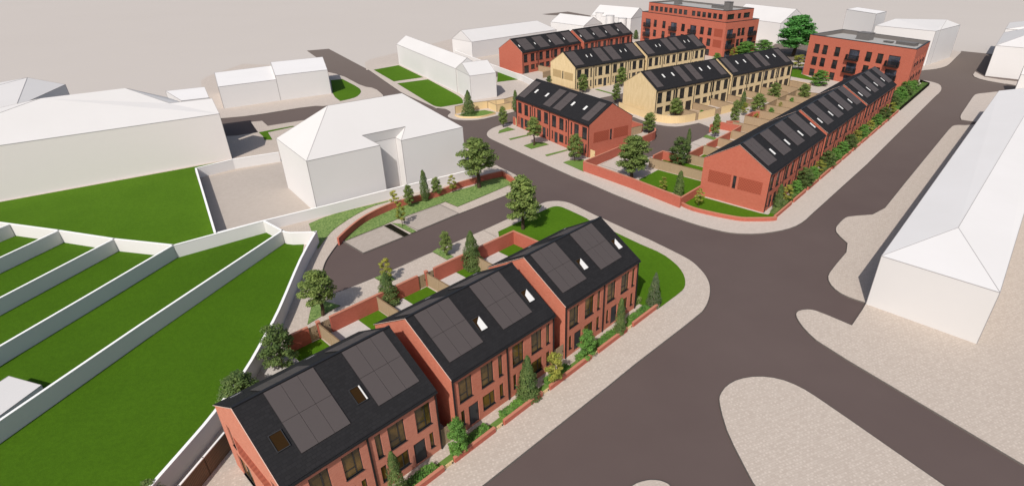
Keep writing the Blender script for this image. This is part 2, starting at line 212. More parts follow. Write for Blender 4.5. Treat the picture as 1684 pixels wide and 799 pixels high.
 'w_white_long': [(-29.24, 181.11), (-20.04, 165.57), (-6.94, 144.74), (-2.63, 135.66)],
 'w_yard_n': [(-52.6, 79.7), (-49.03, 83.55), (-43.31, 86.83)],
 'w_yard_w': [(-52.6, 79.7), (-38.89, 58.67)],
 'yard': [(-52.21, 79.53), (-43.04, 86.31), (-37.46, 75.77), (-31.6, 68.31), (-40.73, 61.6)]}

scene = bpy.context.scene
col = scene.collection

# ------------------------------------------------------------------ camera
f, pitch, roll, cx, cy, ch = D['CAM']
W0, H0 = 1684.0, 799.0
cd = bpy.data.cameras.new('camera')
cam = bpy.data.objects.new('camera', cd); col.objects.link(cam)
cam.location = (0, 0, ch); cam.rotation_euler = (R(90) - pitch, 0, 0)
cd.sensor_width = 36; cd.lens = f / W0 * 36
cd.shift_x = -(cx - W0 / 2) / W0; cd.shift_y = (cy - H0 / 2) / W0
cd.clip_start = .5; cd.clip_end = 6000
scene.camera = cam

# ------------------------------------------------------------------ light
AZ, EL = R(18), R(45.5)          # shadows run towards +y, a little to +x
wd = bpy.data.worlds.new('World'); scene.world = wd; wd.use_nodes = True
nt = wd.node_tree; bg = nt.nodes['Background']
sky = nt.nodes.new('ShaderNodeTexSky'); sky.sky_type = 'NISHITA'; sky.sun_disc = False
sky.sun_elevation = EL; sky.sun_rotation = R(180) + AZ
sky.air_density = 1.0; sky.dust_density = 2.5; sky.ozone_density = .6
nt.links.new(sky.outputs[0], bg.inputs[0]); bg.inputs[1].default_value = .105
sl = bpy.data.lights.new('sun', 'SUN'); sl.energy = 4.3; sl.angle = R(.5); sl.color = (1, .957, .90)
sun = bpy.data.objects.new('sun', sl); col.objects.link(sun)
sd = Vector((math.sin(AZ) * math.cos(EL), math.cos(AZ) * math.cos(EL), -math.sin(EL)))
sun.rotation_euler = sd.to_track_quat('-Z', 'Y').to_euler()
sun.location = (-20, -60, 80)
vs = scene.view_settings; vs.view_transform = 'Standard'; vs.look = 'None'; vs.exposure = 0; vs.gamma = 1

# ------------------------------------------------------------------ materials
MATS = {}
def srgb(r, g, b): return tuple(((c / 255 + .055) / 1.055) ** 2.4 if c > 10 else c / 255 / 12.92 for c in (r, g, b)) + (1,)
class N:
    def __init__(s, name):
        s.m = bpy.data.materials.new(name); s.m.use_nodes = True; s.t = s.m.node_tree; s.b = s.t.nodes['Principled BSDF']; MATS[name] = s.m
    def n(s, typ, **kw):
        o = s.t.nodes.new(typ)
        for k, v in kw.items():
            if k in o.inputs: o.inputs[k].default_value = v
            else: setattr(o, k, v)
        return o
    def l(s, a, b): s.t.links.new(a, b)
    def mixc(s, fac, a, b, mode='MIX'):
        o = s.t.nodes.new('ShaderNodeMix'); o.data_type = 'RGBA'; o.blend_type = mode
        for i, v in ((0, fac), (6, a), (7, b)):
            if hasattr(v, 'is_output'): s.l(v, o.inputs[i])
            else: o.inputs[i].default_value = v
        return o.outputs[2]
    def math(s, op, a, b=0.0):
        o = s.t.nodes.new('ShaderNodeMath'); o.operation = op
        for i, v in ((0, a), (1, b)):
            if hasattr(v, 'is_output'): s.l(v, o.inputs[i])
            else: o.inputs[i].default_value = v
        return o.outputs[0]
    def pos(s): return s.n('ShaderNodeNewGeometry').outputs['Position']
    def noise(s, scale, detail=4, rough=.6, vec=None):
        o = s.n('ShaderNodeTexNoise'); o.inputs['Scale'].default_value = scale; o.inputs['Detail'].default_value = detail; o.inputs['Roughness'].default_value = rough
        s.l(vec if vec is not None else s.pos(), o.inputs['Vector']); return o.outputs['Fac']
    def ramp(s, fac, lo, hi, a=(0, 0, 0, 1), b=(1, 1, 1, 1)):
        o = s.n('ShaderNodeValToRGB'); o.color_ramp.elements[0].position = lo; o.color_ramp.elements[1].position = hi
        o.color_ramp.elements[0].color = a; o.color_ramp.elements[1].color = b; s.l(fac, o.inputs[0]); return o.outputs[0]
    def wall(s):
        """coordinates in metres that run along and up any sloping or upright face"""
        g = s.n('ShaderNodeNewGeometry')
        def v(op, a, b):
            o = s.t.nodes.new('ShaderNodeVectorMath'); o.operation = op
            for i, x in ((0, a), (1, b)):
                if x is None: continue
                if hasattr(x, 'is_output'): s.l(x, o.inputs[i])
                else: o.inputs[i].default_value = x
            return o
        t = v('NORMALIZE', v('CROSS_PRODUCT', (0, 0, 1), g.outputs['True Normal']).outputs[0], None).outputs[0]
        b = v('CROSS_PRODUCT', g.outputs['True Normal'], t).outputs[0]
        c = s.n('ShaderNodeCombineXYZ')
        s.l(v('DOT_PRODUCT', g.outputs['Position'], t).outputs['Value'], c.inputs[0]); s.l(v('DOT_PRODUCT', g.outputs['Position'], b).outputs['Value'], c.inputs[1])
        return c.outputs[0]
    def fin(s, colr, rough=.85, spec=.3, bump=None, bd=.02, bs=.5):
        if hasattr(colr, 'is_output'): s.l(colr, s.b.inputs['Base Color'])
        else: s.b.inputs['Base Color'].default_value = colr
        s.b.inputs['Roughness'].default_value = rough; s.b.inputs['Specular IOR Level'].default_value = spec
        if bump is not None:
            o = s.n('ShaderNodeBump'); o.inputs['Distance'].default_value = bd; o.inputs['Strength'].default_value = bs; s.l(bump, o.inputs['Height']); s.l(o.outputs[0], s.b.inputs['Normal'])
        return s.m
def m_ground():
    s = N('ground'); n = s.noise(.02, 3); n2 = s.noise(.9, 5)
    c = s.mixc(s.ramp(n, .3, .7), (.468, .426, .39, 1), (.478, .436, .40, 1)); c = s.mixc(s.math('MULTIPLY', n2, .12), c, (.38, .34, .31, 1)); s.fin(c, .95, .1)
def m_asphalt():
    s = N('asphalt'); n = s.noise(.08, 4); n2 = s.noise(14, 6, .7)
    c = s.mixc(s.ramp(n, .3, .75), (.097, .070, .064, 1), (.115, .085, .077, 1)); c = s.mixc(s.math('MULTIPLY', n2, .35), c, (.074, .055, .051, 1))
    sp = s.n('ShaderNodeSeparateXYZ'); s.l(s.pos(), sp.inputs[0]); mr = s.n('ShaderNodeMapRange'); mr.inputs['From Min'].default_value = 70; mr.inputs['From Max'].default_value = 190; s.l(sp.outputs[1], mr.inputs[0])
    c = s.mixc(mr.outputs[0], c, (.15, .12, .102, 1)); s.fin(c, .9, .2, n2, .01, .3)  # far road lightens with distance: haze painted into the colour
def m_paving():
    s = N('paving'); mp = s.n('ShaderNodeMapping'); mp.inputs['Rotation'].default_value = (0, 0, R(-23)); s.l(s.pos(), mp.inputs[0])
    br = s.n('ShaderNodeTexBrick'); br.inputs['Scale'].default_value = 1; br.inputs['Brick Width'].default_value = .34; br.inputs['Row Height'].default_value = .17; br.inputs['Mortar Size'].default_value = .008
    br.inputs['Color1'].default_value = (.415, .352, .30, 1); br.inputs['Color2'].default_value = (.465, .40, .344, 1); br.inputs['Mortar'].default_value = (.36, .305, .26, 1); br.offset = .5
    s.l(mp.outputs[0], br.inputs['Vector']); n = s.noise(.35, 4)
    vo = s.n('ShaderNodeTexVoronoi'); vo.inputs['Scale'].default_value = 3.2; vo.inputs['Randomness'].default_value = .42; s.l(mp.outputs[0], vo.inputs['Vector'])
    c = s.mixc(s.ramp(vo.outputs['Distance'], .1, .33, (.62, .62, .62, 1), (0, 0, 0, 1)), br.outputs['Color'], (.60, .525, .46, 1))
    c = s.mixc(s.math('MULTIPLY', n, .25), c, (.43, .37, .318, 1)); s.fin(c, .9, .15, br.outputs['Fac'], -.004, .3)
def m_plainpave(name, a, b):
    s = N(name); mp = s.n('ShaderNodeMapping'); mp.inputs['Rotation'].default_value = (0, 0, R(-47)); s.l(s.pos(), mp.inputs[0])
    br = s.n('ShaderNodeTexBrick'); br.inputs['Scale'].default_value = 1; br.inputs['Brick Width'].default_value = .4; br.inputs['Row Height'].default_value = .2; br.inputs['Mortar Size'].default_value = .01
    br.inputs['Color1'].default_value = a + (1,); br.inputs['Color2'].default_value = b + (1,); br.inputs['Mortar'].default_value = tuple(x * .8 for x in a) + (1,)
    s.l(mp.outputs[0], br.inputs['Vector']); n = s.noise(.5, 5); c = s.mixc(s.math('MULTIPLY', n, .3), br.outputs['Color'], tuple(x * .88 for x in a) + (1,)); s.fin(c, .9, .15)
def m_grass(name, a, b, sc=3.0):
    s = N(name); n = s.noise(.15, 4); n2 = s.noise(sc, 8, .75)
    c = s.mixc(s.ramp(n, .3, .7), a + (1,), b + (1,)); c = s.mixc(s.ramp(n2, .35, .75, (0, 0, 0, 1), (.55, .55, .55, 1)), c, tuple(x * .55 for x in a) + (1,)); s.fin(c, .95, .1, n2, .06, .6)
def m_bank():
    s = N('ground_cover'); n = s.noise(4.2, 5, .8); n2 = s.noise(9, 4)
    c = s.mixc(s.ramp(n, .38, .62), (.065, .125, .03, 1), (.25, .33, .11, 1)); c = s.mixc(s.ramp(n2, .4, .7, (0, 0, 0, 1), (.45, .45, .45, 1)), c, (.08, .15, .04, 1)); s.fin(c, .95, .1, n, .06, .6)
def m_brick(name, c1, c2, mort, var, bw=.22, rh=.075, vert=False):
    s = N(name); w = s.wall()
    if vert:
        mp = s.n('ShaderNodeMapping'); mp.inputs['Rotation'].default_value = (0, 0, R(90)); s.l(w, mp.inputs[0]); w = mp.outputs[0]
    br = s.n('ShaderNodeTexBrick'); br.inputs['Scale'].default_value = 1; br.inputs['Brick Width'].default_value = bw; br.inputs['Row Height'].default_value = rh; br.inputs['Mortar Size'].default_value = .009
    br.inputs['Color1'].default_value = c1 + (1,); br.inputs['Color2'].default_value = c2 + (1,); br.inputs['Mortar'].default_value = mort + (1,); s.l(w, br.inputs['Vector'])
    n = s.noise(.6, 5, .7); n2 = s.noise(3.5, 3)
    c = s.mixc(s.math('MULTIPLY', n, .4), br.outputs['Color'], var + (1,)); c = s.mixc(s.math('MULTIPLY', n2, .15), c, tuple(x * .6 for x in c1) + (1,)); s.fin(c, .88, .2, br.outputs['Fac'], -.006, .5)
def m_panelbrick(name, a, b):
    s = N(name); w = s.wall(); ck = s.n('ShaderNodeTexChecker'); ck.inputs['Scale'].default_value = 5.0; s.l(w, ck.inputs['Vector']); ck.inputs['Color1'].default_value = a + (1,); ck.inputs['Color2'].default_value = b + (1,)
    s.fin(s.mixc(s.math('MULTIPLY', s.noise(2, 4), .3), ck.outputs['Color'], tuple(x * .7 for x in a) + (1,)), .9, .2)
def m_slate():
    s = N('slate'); w = s.wall(); br = s.n('ShaderNodeTexBrick'); br.inputs['Scale'].default_value = 1; br.inputs['Brick Width'].default_value = .3; br.inputs['Row Height'].default_value = .22; br.inputs['Mortar Size'].default_value = .012
    br.inputs['Color1'].default_value = (.0138, .013, .0138, 1); br.inputs['Color2'].default_value = (.019, .018, .019, 1); br.inputs['Mortar'].default_value = (.0105, .010, .011, 1); s.l(w, br.inputs['Vector'])
    n = s.noise(1.2, 5); s.fin(s.mixc(s.math('MULTIPLY', n, .4), br.outputs['Color'], (.02, .02, .022, 1)), .8, .14, br.outputs['Fac'], -.008, .5)
def m_plain(name, c, rough=.6, spec=.3, var=.0, metal=0):
    s = N(name); base = c + (1,)
    if var: base = s.mixc(s.math('MULTIPLY', s.noise(1.5, 5), var), base, tuple(x * .5 for x in c) + (1,))
    s.fin(base, rough, spec); s.b.inputs['Metallic'].default_value = metal
def m_white(name, k):
    s = N(name); n = s.noise(.12, 4); n2 = s.noise(2.5, 4)
    c = s.mixc(s.ramp(n, .3, .7), (.655 * k, .635 * k, .62 * k, 1), (.68 * k, .66 * k, .648 * k, 1)); c = s.mixc(s.math('MULTIPLY', n2, .08), c, (.57 * k, .55 * k, .54 * k, 1)); s.fin(c, .9, .1)
def m_wood(name, a, b, sc=8):
    s = N(name); w = s.wall(); wv = s.n('ShaderNodeTexWave'); wv.wave_type = 'BANDS'; wv.bands_direction = 'X'; wv.inputs['Scale'].default_value = sc / 6.283 * 2; wv.inputs['Distortion'].default_value = .4; s.l(w, wv.inputs['Vector'])
    n = s.noise(3, 5); c = s.mixc(s.ramp(wv.outputs['Fac'], .05, .3), b + (1,), a + (1,)); s.fin(s.mixc(s.math('MULTIPLY', n, .35), c, b + (1,)), .85, .2, wv.outputs['Fac'], .01, .5)
def m_leaf(name, a, b, c3):
    a, b, c3 = [tuple(min(.6, x * k) for x, k in zip(q, (2.75, 2.35, 2.6))) for q in (a, b, c3)]
    s = N(name); n = s.noise(1.1, 3); n2 = s.noise(6, 2); oi = s.n('ShaderNodeObjectInfo')
    c = s.mixc(s.ramp(n, .35, .68), a + (1,), b + (1,)); c = s.mixc(s.ramp(n2, .52, .72, (0, 0, 0, 1), (.7, .7, .7, 1)), c, c3 + (1,))
    c = s.mixc(s.math('MULTIPLY', oi.outputs['Random'], .3), c, tuple(x * .6 for x in a) + (1,)); s.fin(c, .75, .25)
    tl = s.n('ShaderNodeBsdfTranslucent'); s.l(c, tl.inputs['Color']); mx = s.n('ShaderNodeMixShader'); mx.inputs[0].default_value = .42; s.l(s.b.outputs[0], mx.inputs[1]); s.l(tl.outputs[0], mx.inputs[2]); s.l(mx.outputs[0], s.t.nodes['Material Output'].inputs['Surface'])
def m_pane(name, a, b, rough=.06, spec=.5):
    s = N(name); n = s.noise(.55, 3); s.fin(s.mixc(s.ramp(n, .4, .62), a + (1,), b + (1,)), rough, spec)
m_ground(); m_asphalt(); m_paving(); m_bank(); m_slate(); m_white('white_render', .955); m_white('white_sun_dimmed', .845); m_white('white_sun_lifted', 1.03); m_plain('white_warm', (.70, .655, .632), .9, .1, .06)  # render, roof and flat whites: one white, shifted to paint in evener sunlight
m_plainpave('pale_paving', (.455, .395, .345), (.50, .435, .385)); m_plainpave('drive_paving', (.355, .305, .262), (.405, .35, .305)); m_plainpave('patio', (.47, .43, .40), (.52, .48, .445))
m_plainpave('yard_paving', (.40, .35, .305), (.44, .385, .34))
m_plainpave('deck_paving', (.33, .245, .165), (.39, .295, .205))
m_grass('lawn', (.06, .136, .005), (.073, .158, .007)); m_grass('garden_lawn', (.048, .112, .0038), (.057, .130, .0048)); m_grass('rough_grass', (.11, .19, .04), (.16, .25, .06), 5)
m_brick('red_brick', (.41, .103, .062), (.475, .143, .092), (.45, .168, .117), (.375, .086, .052)); m_brick('near_brick', (.465, .142, .086), (.53, .19, .122), (.51, .22, .15), (.43, .12, .072)); m_brick('nearest_brick', (.50, .175, .112), (.565, .225, .152), (.54, .25, .18), (.465, .15, .095)); m_brick('wall_brick', (.40, .10, .062), (.47, .135, .09), (.43, .15, .108), (.35, .08, .052))
m_brick('buff_brick', (.62, .475, .265), (.70, .55, .325), (.62, .50, .33), (.56, .42, .225))
m_brick('buff_gable', (.62, .475, .265), (.70, .55, .325), (.55, .42, .25), (.56, .42, .225), 1.2, .3, True)
m_panelbrick('red_pattern', (.26, .058, .034), (.36, .09, .052)); m_panelbrick('buff_pattern', (.36, .255, .125), (.47, .345, .18))
m_plain('kerb', (.085, .075, .07), .9, .1, .3); m_plain('slab_side', (.16, .14, .125), .9, .1, .3)
m_plain('solar_glass', (.074, .062, .060), .6, .2, .15); m_plain('solar_edge', (.016, .014, .014), .6, .2)
m_plain('dark_metal', (.014, .014, .015), .45, .4, .2); m_plain('frame_grey', (.026, .026, .028), .5, .4); m_plain('door_grey', (.035, .036, .04), .5, .4, .2); m_plain('rail', (.012, .012, .013), .4, .4)
m_plain('verge_trim', (.62, .47, .40), .7, .2); m_plain('white_trim', (.72, .70, .67), .6, .3); m_plain('white_blind', (.66, .65, .63), .6, .3, .1); m_plain('attic_brown', (.03, .016, .006), .95, .03, .3)
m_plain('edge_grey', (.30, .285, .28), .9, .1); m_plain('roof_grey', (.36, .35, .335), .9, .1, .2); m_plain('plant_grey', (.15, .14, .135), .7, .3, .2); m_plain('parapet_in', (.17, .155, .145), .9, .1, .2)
m_plain('wall_edge', (.78, .77, .75), .8, .2); m_plain('coping', (.47, .19, .125), .85, .2, .3)
m_plain('fence_rail', (.21, .14, .08), .85, .1, .3); m_plain('bark', (.07, .048, .032), .9, .1, .4); m_plain('soil', (.05, .045, .02), .95, .05, .4); m_plain('pit', (.012, .011, .006), .95, .05)
m_wood('timber', (.40, .295, .19), (.23, .16, .095), 9); m_wood('pale_board', (.72, .545, .305), (.55, .40, .21), 5); m_wood('dark_timber', (.19, .13, .085), (.085, .056, .036), 9)
m_leaf('leaf_mid', (.045, .082, .02), (.105, .16, .038), (.19, .23, .075)); m_leaf('leaf_dark', (.032, .064, .018), (.07, .115, .03), (.12, .16, .05)); m_leaf('leaf_bright', (.046, .115, .024), (.075, .18, .03), (.12, .235, .05))
m_leaf('leaf_yellow', (.085, .12, .02), (.19, .21, .04), (.30, .25, .05)); m_leaf('leaf_grey', (.035, .06, .028), (.075, .105, .05), (.12, .145, .07)); m_leaf('leaf_deep', (.024, .095, .02), (.05, .175, .034), (.10, .24, .06)); m_leaf('leaf_hedge', (.035, .10, .018), (.07, .16, .025), (.11, .20, .04))
m_pane('glass', (.016, .017, .019), (.035, .034, .034)); m_pane('glass_warm', (.05, .032, .010), (.15, .088, .022), .08, .4); m_pane('glass_blue', (.02, .024, .035), (.07, .078, .105))

# ------------------------------------------------------------------ mesh helpers
class MB:
    def __init__(s): s.v = []; s.f = []; s.mi = []
    def face(s, pts, mi=0):
        i = len(s.v); s.v += [tuple(p) for p in pts]; s.f.append(tuple(range(i, i + len(pts)))); s.mi.append(mi)
    def box(s, x0, x1, y0, y1, z0, z1, mi=0, skip=''):
        p = [(x, y, z) for z in (z0, z1) for y in (y0, y1) for x in (x0, x1)]
        for nm, q in (('b', (0, 2, 3, 1)), ('t', (4, 5, 7, 6)), ('f', (0, 1, 5, 4)), ('k', (2, 6, 7, 3)), ('l', (0, 4, 6, 2)), ('r', (1, 3, 7, 5))):
            if nm not in skip: s.face([p[i] for i in q], mi)
    def bar(s, a, b, w, mi=0):
        a = Vector(a); b = Vector(b); d = (b - a).normalized(); u = d.cross(Vector((0, 0, 1)))
        if u.length < .01: u = Vector((1, 0, 0))
        u.normalize(); v = d.cross(u); q = [u * w + v * w, -u * w + v * w, -u * w - v * w, u * w - v * w]
        for i in range(4):
            j = (i + 1) % 4; s.face([a + q[i], a + q[j], b + q[j], b + q[i]], mi)
        s.face([a + q[i] for i in (3, 2, 1, 0)], mi); s.face([b + q[i] for i in range(4)], mi)
    def tube(s, pts, rad, n=7, mi=0):
        rings = []
        for k, p in enumerate(pts):
            p = Vector(p); d = (Vector(pts[min(k + 1, len(pts) - 1)]) - Vector(pts[max(k - 1, 0)])).normalized(); u = d.cross(Vector((.3, .9, .1))).normalized(); v = d.cross(u)
            rings.append([p + (u * math.cos(6.2832 * i / n) + v * math.sin(6.2832 * i / n)) * rad[k] for i in range(n)])
        for a, b in zip(rings, rings[1:]):
            for i in range(n): s.face([a[i], a[(i + 1) % n], b[(i + 1) % n], b[i]], mi)
        s.face(rings[-1], mi)
    def mesh(s, name, mats):
        me = bpy.data.meshes.new(name); me.from_pydata(s.v, [], s.f)
        for m in (mats if isinstance(mats, (list, tuple)) else [mats]): me.materials.append(MATS[m])
        me.polygons.foreach_set('material_index', s.mi); me.update(); return me
def ob(name, data, parent=None, loc=(0, 0, 0), rz=0):
    o = bpy.data.objects.new(name, data); col.objects.link(o); o.parent = parent; o.location = loc; o.rotation_euler = (0, 0, rz); return o
def part(name, mb, mats, parent, loc=(0, 0, 0)): return ob(name, mb.mesh(name, mats), parent, loc)
def tag(o, label, cat, group=None):
    o['label'] = label; o['category'] = cat
    if group: o['group'] = group
    return o
def thing(name, label, cat, loc=(0, 0, 0), rz=0, group=None): return tag(ob(name, None, None, loc, rz), label, cat, group)
def structure(name, mb, mats): o = ob(name, mb.mesh(name, mats)); o['kind'] = 'structure'; return o
def loc2w(fr, u, v):
    X, Y, a = D['FR'][fr]; return (X + u * math.cos(a) - v * math.sin(a), Y + u * math.sin(a) + v * math.cos(a))
def area(p): return sum(a[0] * b[1] - b[0] * a[1] for a, b in zip(p, p[1:] + p[:1])) / 2
def chaikin(p, lim=50):
    out = []; n = len(p)
    for i in range(n):
        a, b, c = Vector(p[i - 1]), Vector(p[i]), Vector(p[(i + 1) % n]); d1 = b - a; d2 = c - b
        if d1.length < 1e-6 or d2.length < 1e-6: continue
        if 4 < math.degrees(d1.angle(d2)) < lim:
            k = min(.25, 2.5 / d1.length); k2 = min(.25, 2.5 / d2.length); out += [tuple(b - d1 * k), tuple(b + d2 * k2)]
        else: out.append(tuple(b))
    return out
def tri(mb, poly, z, mi=0):
    vs_ = [Vector((x, y, 0)) for x, y in poly]; i0 = len(mb.v); mb.v += [(x, y, z) for x, y in poly]
    for t in tessellate_polygon([vs_]):
        a, b, c = [vs_[i] for i in t]
        if (b - a).cross(c - a).z < 0: t = (t[0], t[2], t[1])
        mb.f.append(tuple(i0 + i for i in t)); mb.mi.append(mi)
RP = [tuple(p) for p in D['road']]
def near_road(p):
    x, y = p; c = False; n = len(RP)
    for i in range(n):
        (x1, y1), (x2, y2) = RP[i], RP[(i + 1) % n]
        if (y1 > y) != (y2 > y) and x < (x2 - x1) * (y - y1) / (y2 - y1) + x1: c = not c
    return c
def slab(name, poly, z0, z1, top, side='slab_side', kerb=0, smooth=1):
    poly = [tuple(p) for p in poly]
    for _ in range(smooth): poly = chaikin(poly)
    if area(poly) < 0: poly = poly[::-1]
    mb = MB(); tri(mb, poly, z1, 0); n = len(poly)
    for i in range(n):
        a, b = poly[i], poly[(i + 1) % n]; mb.face([(a[0], a[1], z0), (b[0], b[1], z0), (b[0], b[1], z1), (a[0], a[1], z1)], 1)
    if kerb:
        ins = []
        onr = [near_road(p) for p in poly]
        for i in range(n):
            a, b, c = Vector(poly[i - 1]), Vector(poly[i]), Vector(poly[(i + 1) % n]); d1 = (b - a).normalized(); d2 = (c - b).normalized(); n1 = Vector((-d1.y, d1.x)); n2 = Vector((-d2.y, d2.x)); m = (n1 + n2)
            m = m / max(m.length_squared / 2, .3); ins.append(b + m * kerb)
        for i in range(n):
            j = (i + 1) % n
            if not (onr[i] and onr[j]): continue
            mb.face([(poly[i][0], poly[i][1], z1 + .004), (poly[j][0], poly[j][1], z1 + .004), (ins[j].x, ins[j].y, z1 + .004), (ins[i].x, ins[i].y, z1 + .004)], 2)
    return structure(name, mb, [top, side, 'kerb'])

# ------------------------------------------------------------------ the ground
g = MB(); g.face([(-2500, -300, 0), (2500, -300, 0), (2500, 4500, 0), (-2500, 4500, 0)]); structure('ground', g, 'ground')
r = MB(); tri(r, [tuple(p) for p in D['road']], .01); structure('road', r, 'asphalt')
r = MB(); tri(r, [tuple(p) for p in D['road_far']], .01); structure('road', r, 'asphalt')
ZS = .11
for k in ('slab_south', 'slab_p1', 'slab_p2', 'slab_p0'): slab('pavement', D[k], .0, ZS, 'paving', kerb=.07)
for k in ('slab_north', 'slab_west', 'slab_f', 'slab_p4', 'slab_p5', 'slab_p6'): slab('pavement', D[k], .0, ZS, 'pale_paving', kerb=.07)
def sheet(name, poly, z, mat, smooth=0, edge=0): return slab(name, poly, ZS - .02, z, mat, 'soil' if 'pav' not in mat and 'patio' not in mat else 'slab_side', edge, smooth)
sheet('lawn', D['lawn_hall'], .125, 'lawn'); sheet('lawn', D['lawn_gardens'], .125, 'garden_lawn'); sheet('lawn', D['lawn_corner'], .14, 'lawn', 1); sheet('lawn', D['lawn_f'], .14, 'lawn', 1)
for k in ('lawn_l1', 'lawn_l2', 'lawn_z', 'lawn_v', 'lawn_apt'): sheet('lawn', D[k], .14, 'lawn', 1 if k == 'lawn_l2' else 0)
sheet('yard', D['yard'], .118, 'yard_paving')
sheet('verge', D['bank_out'], .15, 'ground_cover', 1); sheet('verge', D['bank_in'], .17, 'ground_cover'); sheet('verge', D['bank_strip'], .17, 'ground_cover')
for k in D['green_strips']: sheet('verge', k, .16, 'ground_cover')
for k in D['pads']: sheet('path', k, .125, 'drive_paving', 0, .07)
for k in D['pad_lines']: sheet('path', k, .135, 'drive_paving', 0)
sheet('pit_floor', D['dark_pit'], .13, 'pit')
for k in D['green_m']: sheet('verge', k, .15, 'rough_grass')
sheet('verge', D['green_p'], .15, 'rough_grass', 1)
def lsheet(fr, u0, u1, v0, v1, z, mat, name='lawn'): sheet(name, [loc2w(fr, *p) for p in ((u0, v0), (u1, v0), (u1, v1), (u0, v1))], z, mat)

# ------------------------------------------------------------------ houses
def facade(mb, u0, u1, z0, z1, holes, P, depth=.12, mi=0):
    """upright wall from u0 to u1 with real openings; P(u, d, z) places a point d behind the face"""
    us = sorted({u0, u1} | {h[0] for h in holes} | {h[1] for h in holes}); zs = sorted({z0, z1} | {h[2] for h in holes} | {h[3] for h in holes})
    for a, b in zip(us, us[1:]):
        for c, d in zip(zs, zs[1:]):
            m, q = (a + b) / 2, (c + d) / 2
            if any(h[0] < m < h[1] and h[2] < q < h[3] for h in holes): continue
            mb.face([P(a, 0, c), P(b, 0, c), P(b, 0, d), P(a, 0, d)], mi)
    for a, b, c, d in holes:
        mb.face([P(a, 0, c), P(b, 0, c), P(b, depth, c), P(a, depth, c)], mi); mb.face([P(a, depth, d), P(b, depth, d), P(b, 0, d), P(a, 0, d)], mi)
        mb.face([P(a, 0, c), P(a, depth, c), P(a, depth, d), P(a, 0, d)], mi); mb.face([P(b, depth, c), P(b, 0, c), P(b, 0, d), P(b, depth, d)], mi)
CACHE = {}
def win_mesh(w, h, kind, glass):
    key = (round(w, 2), round(h, 2), kind, glass)
    if key in CACHE: return CACHE[key]
    fr = MB(); t = .055; pn = MB()
    fr.box(0, w, 0, .06, 0, t); fr.box(0, w, 0, .06, h - t, h); fr.box(0, t, 0, .06, t, h - t); fr.box(w - t, w, 0, .06, t, h - t)
    if kind in ('wide', 'patio'): fr.box(w * .62 - t / 2 if kind == 'wide' else w / 2 - t / 2, w * .62 + t / 2 if kind == 'wide' else w / 2 + t / 2, .004, .055, t, h - t)
    if kind == 'wide' and h > 1.6: fr.box(t, w * .62 - t / 2, .006, .05, h * .3, h * .3 + t)
    fr.box(-.03, w + .03, -.1, .0, -.05, 0)
    pn.face([(t, .035, t), (w - t, .035, t), (w - t, .035, h - t), (t, .035, h - t)])
    CACHE[key] = (fr.mesh('window', 'frame_grey'), pn.mesh('pane', glass)); return CACHE[key]
def window(parent, u, z, w, h, kind, glass, place):
    a, b = win_mesh(w, h, kind, glass); loc, rz = place(u, z); o = ob('window', a, parent, loc, rz); ob('pane', b, o); return o
def door_mesh(w, h):
    key = ('door', round(w, 2), round(h, 2))
    if key in CACHE: return CACHE[key]
    m = MB(); m.box(0, w, 0, .06, 0, h); m.box(.08, w - .08, -.02, 0, .1, h - .1); m.box(.16, .34, -.028, -.02, .3, h - .3)
    hd = MB(); hd.box(w - .2, w - .15, -.075, -.02, .85, 1.1); CACHE[key] = (m.mesh('door', 'door_grey'), hd.mesh('handle', 'dark_metal')); return CACHE[key]
def roof_pt(u, s, H, sl, Dp, off=0, back=False):
    n = Vector((0, -sl, 1)).normalized() * off
    v = s if not back else Dp - s
    y = v + (n.y if not back else -n.y); return (u, y, H + sl * s + n.z)
LAY = dict(  # (kind, left, right, z0, z1) for one house, read from its left end
    front=[('wide', .55, 1.75, 2.95, 4.87), ('wide', 2.6, 3.8, 2.95, 4.87), ('slim', 4.3, 4.72, 2.95, 4.87), ('slim', .55, .9, .8, 2.15), ('door', 1.25, 2.2, .2, 2.12), ('wide', 2.6, 3.8, .8, 2.12), ('slim', 4.3, 4.72, .8, 2.15)],
    garden=[('wide', .45, 1.7, 2.95, 4.9), ('wide', 2.75, 4.05, 2.95, 4.9), ('slim', 4.6, 5.1, 2.95, 4.9), ('patio', .5, 2.1, .15, 2.1), ('wide', 2.8, 4.1, .95, 2.1), ('slim', 4.6, 5.1, 1.2, 2.1)])
